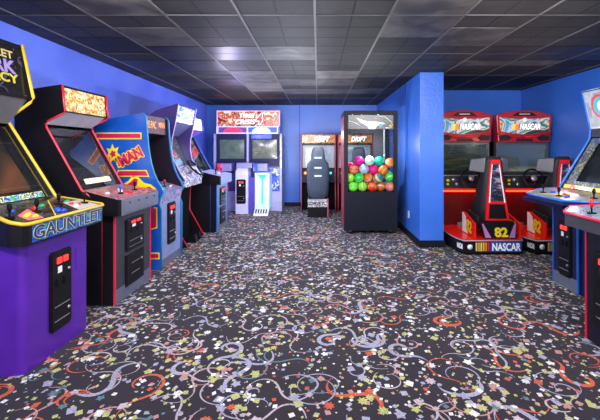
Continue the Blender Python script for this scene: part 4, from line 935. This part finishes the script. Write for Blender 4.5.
# J1
c = dict(name='arcade_cabinet', label='navy arcade cabinet with bright blue edging and round red marquee logo at the right', loc=(2.52, 3.70, 0), rz=HR, hw=.40,
         profile=[(-.13, .80), (-.125, 1.0), (-.45, 1.52), (-.46, 1.62), (-.36, 2.04)], back=[(-.80, 2.04), (-1.0, 1.9), (-1.0, .8)],
         seg=((-.125, 1.0), (-.45, 1.54), (-.46, 1.63), (-.36, 2.04)), side=SIDEB, mold=BLUE, mr=.012, marquee=art('grey_marquee_art', ['#8a8f98', '#9aa0a8', '#a8aeb4', '#8c9098'], 3, .25),
         under=DKGREY, bezel=art('comic_bezel_art', ['#c04050', '#4a78b0', '#d8c878', '#5a9070', '#a06090', '#383c48', '#c8ccd0'], 9, .15, .3), bz=(.12, -.028), display=art('grey_reflection_display', ['#2c2e34', '#34363c', '#302c36', '#3c3a44'], 3, .35, .3), mframe=METAL, strip=(.01, .075, -.37, .37, art('yellow_card', ['#d8c020', '#e0c828', '#dcc424', '#c83830'], 5, .2)),  # bezel print given glow to lift it; screen reflection painted as display glow
         plan=[(-.13, -.40), (.10, -.41), (.34, -.20), (.36, -.08), (.36, .40), (.20, .60), (-.13, .60)], pz=(.955, .07, .91), edge=(0, 7), er=.011,
         fascia=SIDEB, ptop=art('grey_comic_panel_art', ['#808286', '#8e8c86', '#98948a', '#747884', '#a09a88', '#666a78'], 6, 0, .3, seed=4),
         joys=[(.22, -.12, BLACKM, True), (.24, .16, BLACKM, True), (.10, .42, BLACKM, True)],
         btns=[(.12, -.12, BLU), (.16, -.06, BLU), (.10, -.02, WHT), (.2, .22, BLU), (.24, .27, BLU), (.15, .12, REDP), (.1, .2, WHT)],
         decals=[([(.30, -.06), (.22, -.04), (.08, .10), (.14, .18)], PLY), ([(.0, -.3), (.08, -.2), (-.03, .0), (-.08, -.1)], PNK)])
J, zt = angled_cabinet(c)
p, d, n = segpt((-.46, 1.63), (-.36, 2.04), .55, -.003)
# round badge on the marquee
b = MB(); U = Vector((0, 1, 0)); ctr = Vector((p.x, -.17, p.z))
def disc(ctr, r0, m_, off):
    pts = [ctr+U*r0*math.cos(2*PI*i/28)+d*r0*math.sin(2*PI*i/28)+n*off for i in range(28)]
    return MB().hull(pts, [q+n*.003 for q in pts]).build('round_badge', m_, J)
disc(ctr, .13, mat('badge_red', '#c83038', .4, emit=.2), 0); disc(ctr, .10, mat('badge_teal', '#40a8b8', .4, emit=.2), .003); disc(ctr+U*.02, .06, mat('badge_cream', '#e8d8b0', .4, emit=.2), .006)
# pedestal with sloping shroud
b = MB(); b.prism([(.34, .905), (.33, .87), (.12, .815), (.0, .80), (-.13, .80), (-.13, .905)], 'y', -.30, .36); b.build('shroud', SIDEB, J)
pedestal(J, -.98, 0, -.30, .08, 0, .80, NVF, SIDEB, BLUE, kick=GREY)
b = MB(); b.box(-.98, -.02, .08, .38, 0, .80); b.build('rear_body', SIDEB, J)
coin_door(J, .004, -.10, .12, .68, .19, split=False)

# J2
c = dict(name='arcade_cabinet', label='dark arcade cabinet with red edging and red-topped joystick, nearest on the right', loc=(2.0, 2.45, 0), rz=HR, hw=.38,
         profile=[(-.12, .80), (-.28, 1.03), (-.60, 1.58), (-.61, 1.63), (-.50, 1.95)], back=[(-.80, 1.95), (-.92, 1.85), (-.92, .8)],
         seg=((-.28, 1.03), (-.60, 1.58), (-.61, 1.64), (-.50, 1.95)), side=BLACK, mold=RED, marquee=ORM, under=DKGREY,
         plan=[(-.28, -.355), (.05, -.44), (.20, -.28), (.22, -.24), (.22, .36), (.05, .44), (-.28, .355)], pz=(.955, .08, .86), edge=(0, 7), er=.010, strip=None,
         fascia=DKGREY, ptop=art('blue_grey_marble_art', ['#4e5e7a', '#6a788c', '#8890a0', '#445a78', '#a0a6b0', '#5c6c84'], 12, 0, .25, seed=6),
         joys=[(.12, -.12, REDP, True), (.12, .2, BLU, True)], jh=.10, btns=[(.0, -.05, BLU), (.02, .0, BLU), (.0, .06, WHT)])
J2, zt = angled_cabinet(c)
pedestal(J2, -.90, 0, -.335, .335, 0, .862, mat('ink_front', '#1c1b2c', .35), BLACK, RED)
coin_door(J2, .004, -.115, .15, .68, .26, split=False)

# wall outlet
o = MB().box(-.004, 0, -.035, .035, -.057, .057).build('wall_outlet', WHT); o.location = (PX0, 6.05, .36)
tag(o, 'small white outlet plate low on the blue partition wall beside the ball machine', 'outlet')

# ------------------------------------------------------------------ lights
def area(name, loc, rot, sx, sy, power, col=(1, 1, 1)):
    l = bpy.data.lights.new(name, 'AREA'); l.shape = 'RECTANGLE'; l.size = sx; l.size_y = sy; l.energy = power; l.color = col
    o = bpy.data.objects.new(name, l); COL.objects.link(o); o.location = loc; o.rotation_euler = rot; return o
def point(name, loc, power, col=(1, 1, 1), r=.0):
    l = bpy.data.lights.new(name, 'POINT'); l.energy = power; l.color = col; l.shadow_soft_size = r
    o = bpy.data.objects.new(name, l); COL.objects.link(o); o.location = loc; return o
area('daylight_window', (.4, -1.5, 1.5), (PI/2, 0, 0), 5.6, 1.9, 60, (1, .98, .98))
for i, (x, y, p_) in enumerate([(-1.2, .2, 95), (1.6, .2, 95), (-.9, 2.3, 70), (1.3, 2.3, 70)]):
    area('ceiling_fill', (x, y, 2.44), (math.radians(55), 0, 0), 1.1, .3, p_, (1, .97, .96))  # added area lights out of view, tilted to the rear; no fixtures modelled
point('shooting_game_fill', (-1.6, 7.3, 1.75), 24, (.5, .5, 1), .0)  # added point in mid-air, standing in for the game's screen glow
point('left_wall_fill', (-1.45, 5.9, 1.95), 24, (.8, .75, 1), .0)  # added point in mid-air to brighten the left wall and marquees
point('rear_fill', (-.4, 6.7, 1.6), 30, (.85, .88, 1), .0)  # added fill point over the aisle, no lamp there
point('floor_fill', (-1.0, 7.3, 1.0), 34, (.8, .85, 1), .0)  # added low fill point to brighten the far carpet
point('floor_fill', (-.4, 6.0, 1.1), 44, (.8, .85, 1), .0)  # second added fill point for the far carpet, away from the console
point('rear_fill', (-.2, 4.7, 1.25), 44, (.82, .86, 1), .0)  # added fill point over the middle of the aisle, no lamp there
point('drift_fill', (.0, 7.4, 1.7), 12, (.9, .9, 1), .0)  # added point in mid-air before the drift racers, as fill
point('ball_case_fill', (.87, 6.28, 1.50), 26, (1, 1, 1), .0)  # added point inside the ball case to brighten the balls
point('alcove_fill', (2.3, 4.6, 1.5), 9, (1, .92, .9), .0)  # added fill point in mid-air before the alcove racers
point('alcove_fill', (3.1, 4.7, 1.5), 8, (1, .92, .9), .0)  # its added partner on the right side of the alcove

w = bpy.data.worlds.new('World'); SC.world = w; w.use_nodes = True
bg = w.node_tree.nodes['Background']; bg.inputs[0].default_value = (.75, .82, 1, 1); bg.inputs[1].default_value = .45

cam = bpy.data.cameras.new('Camera'); co = bpy.data.objects.new('Camera', cam); COL.objects.link(co)
cam.sensor_width = 36; cam.lens = 374/600*36; cam.shift_x = -.03; cam.shift_y = -.1; cam.clip_start = .05
co.location = (0, 0, 1.4); co.rotation_euler = (PI/2, 0, 0); SC.camera = co
SC.view_settings.view_transform = 'Standard'; SC.view_settings.look = 'None'; SC.view_settings.gamma = 1; SC.view_settings.exposure = 0
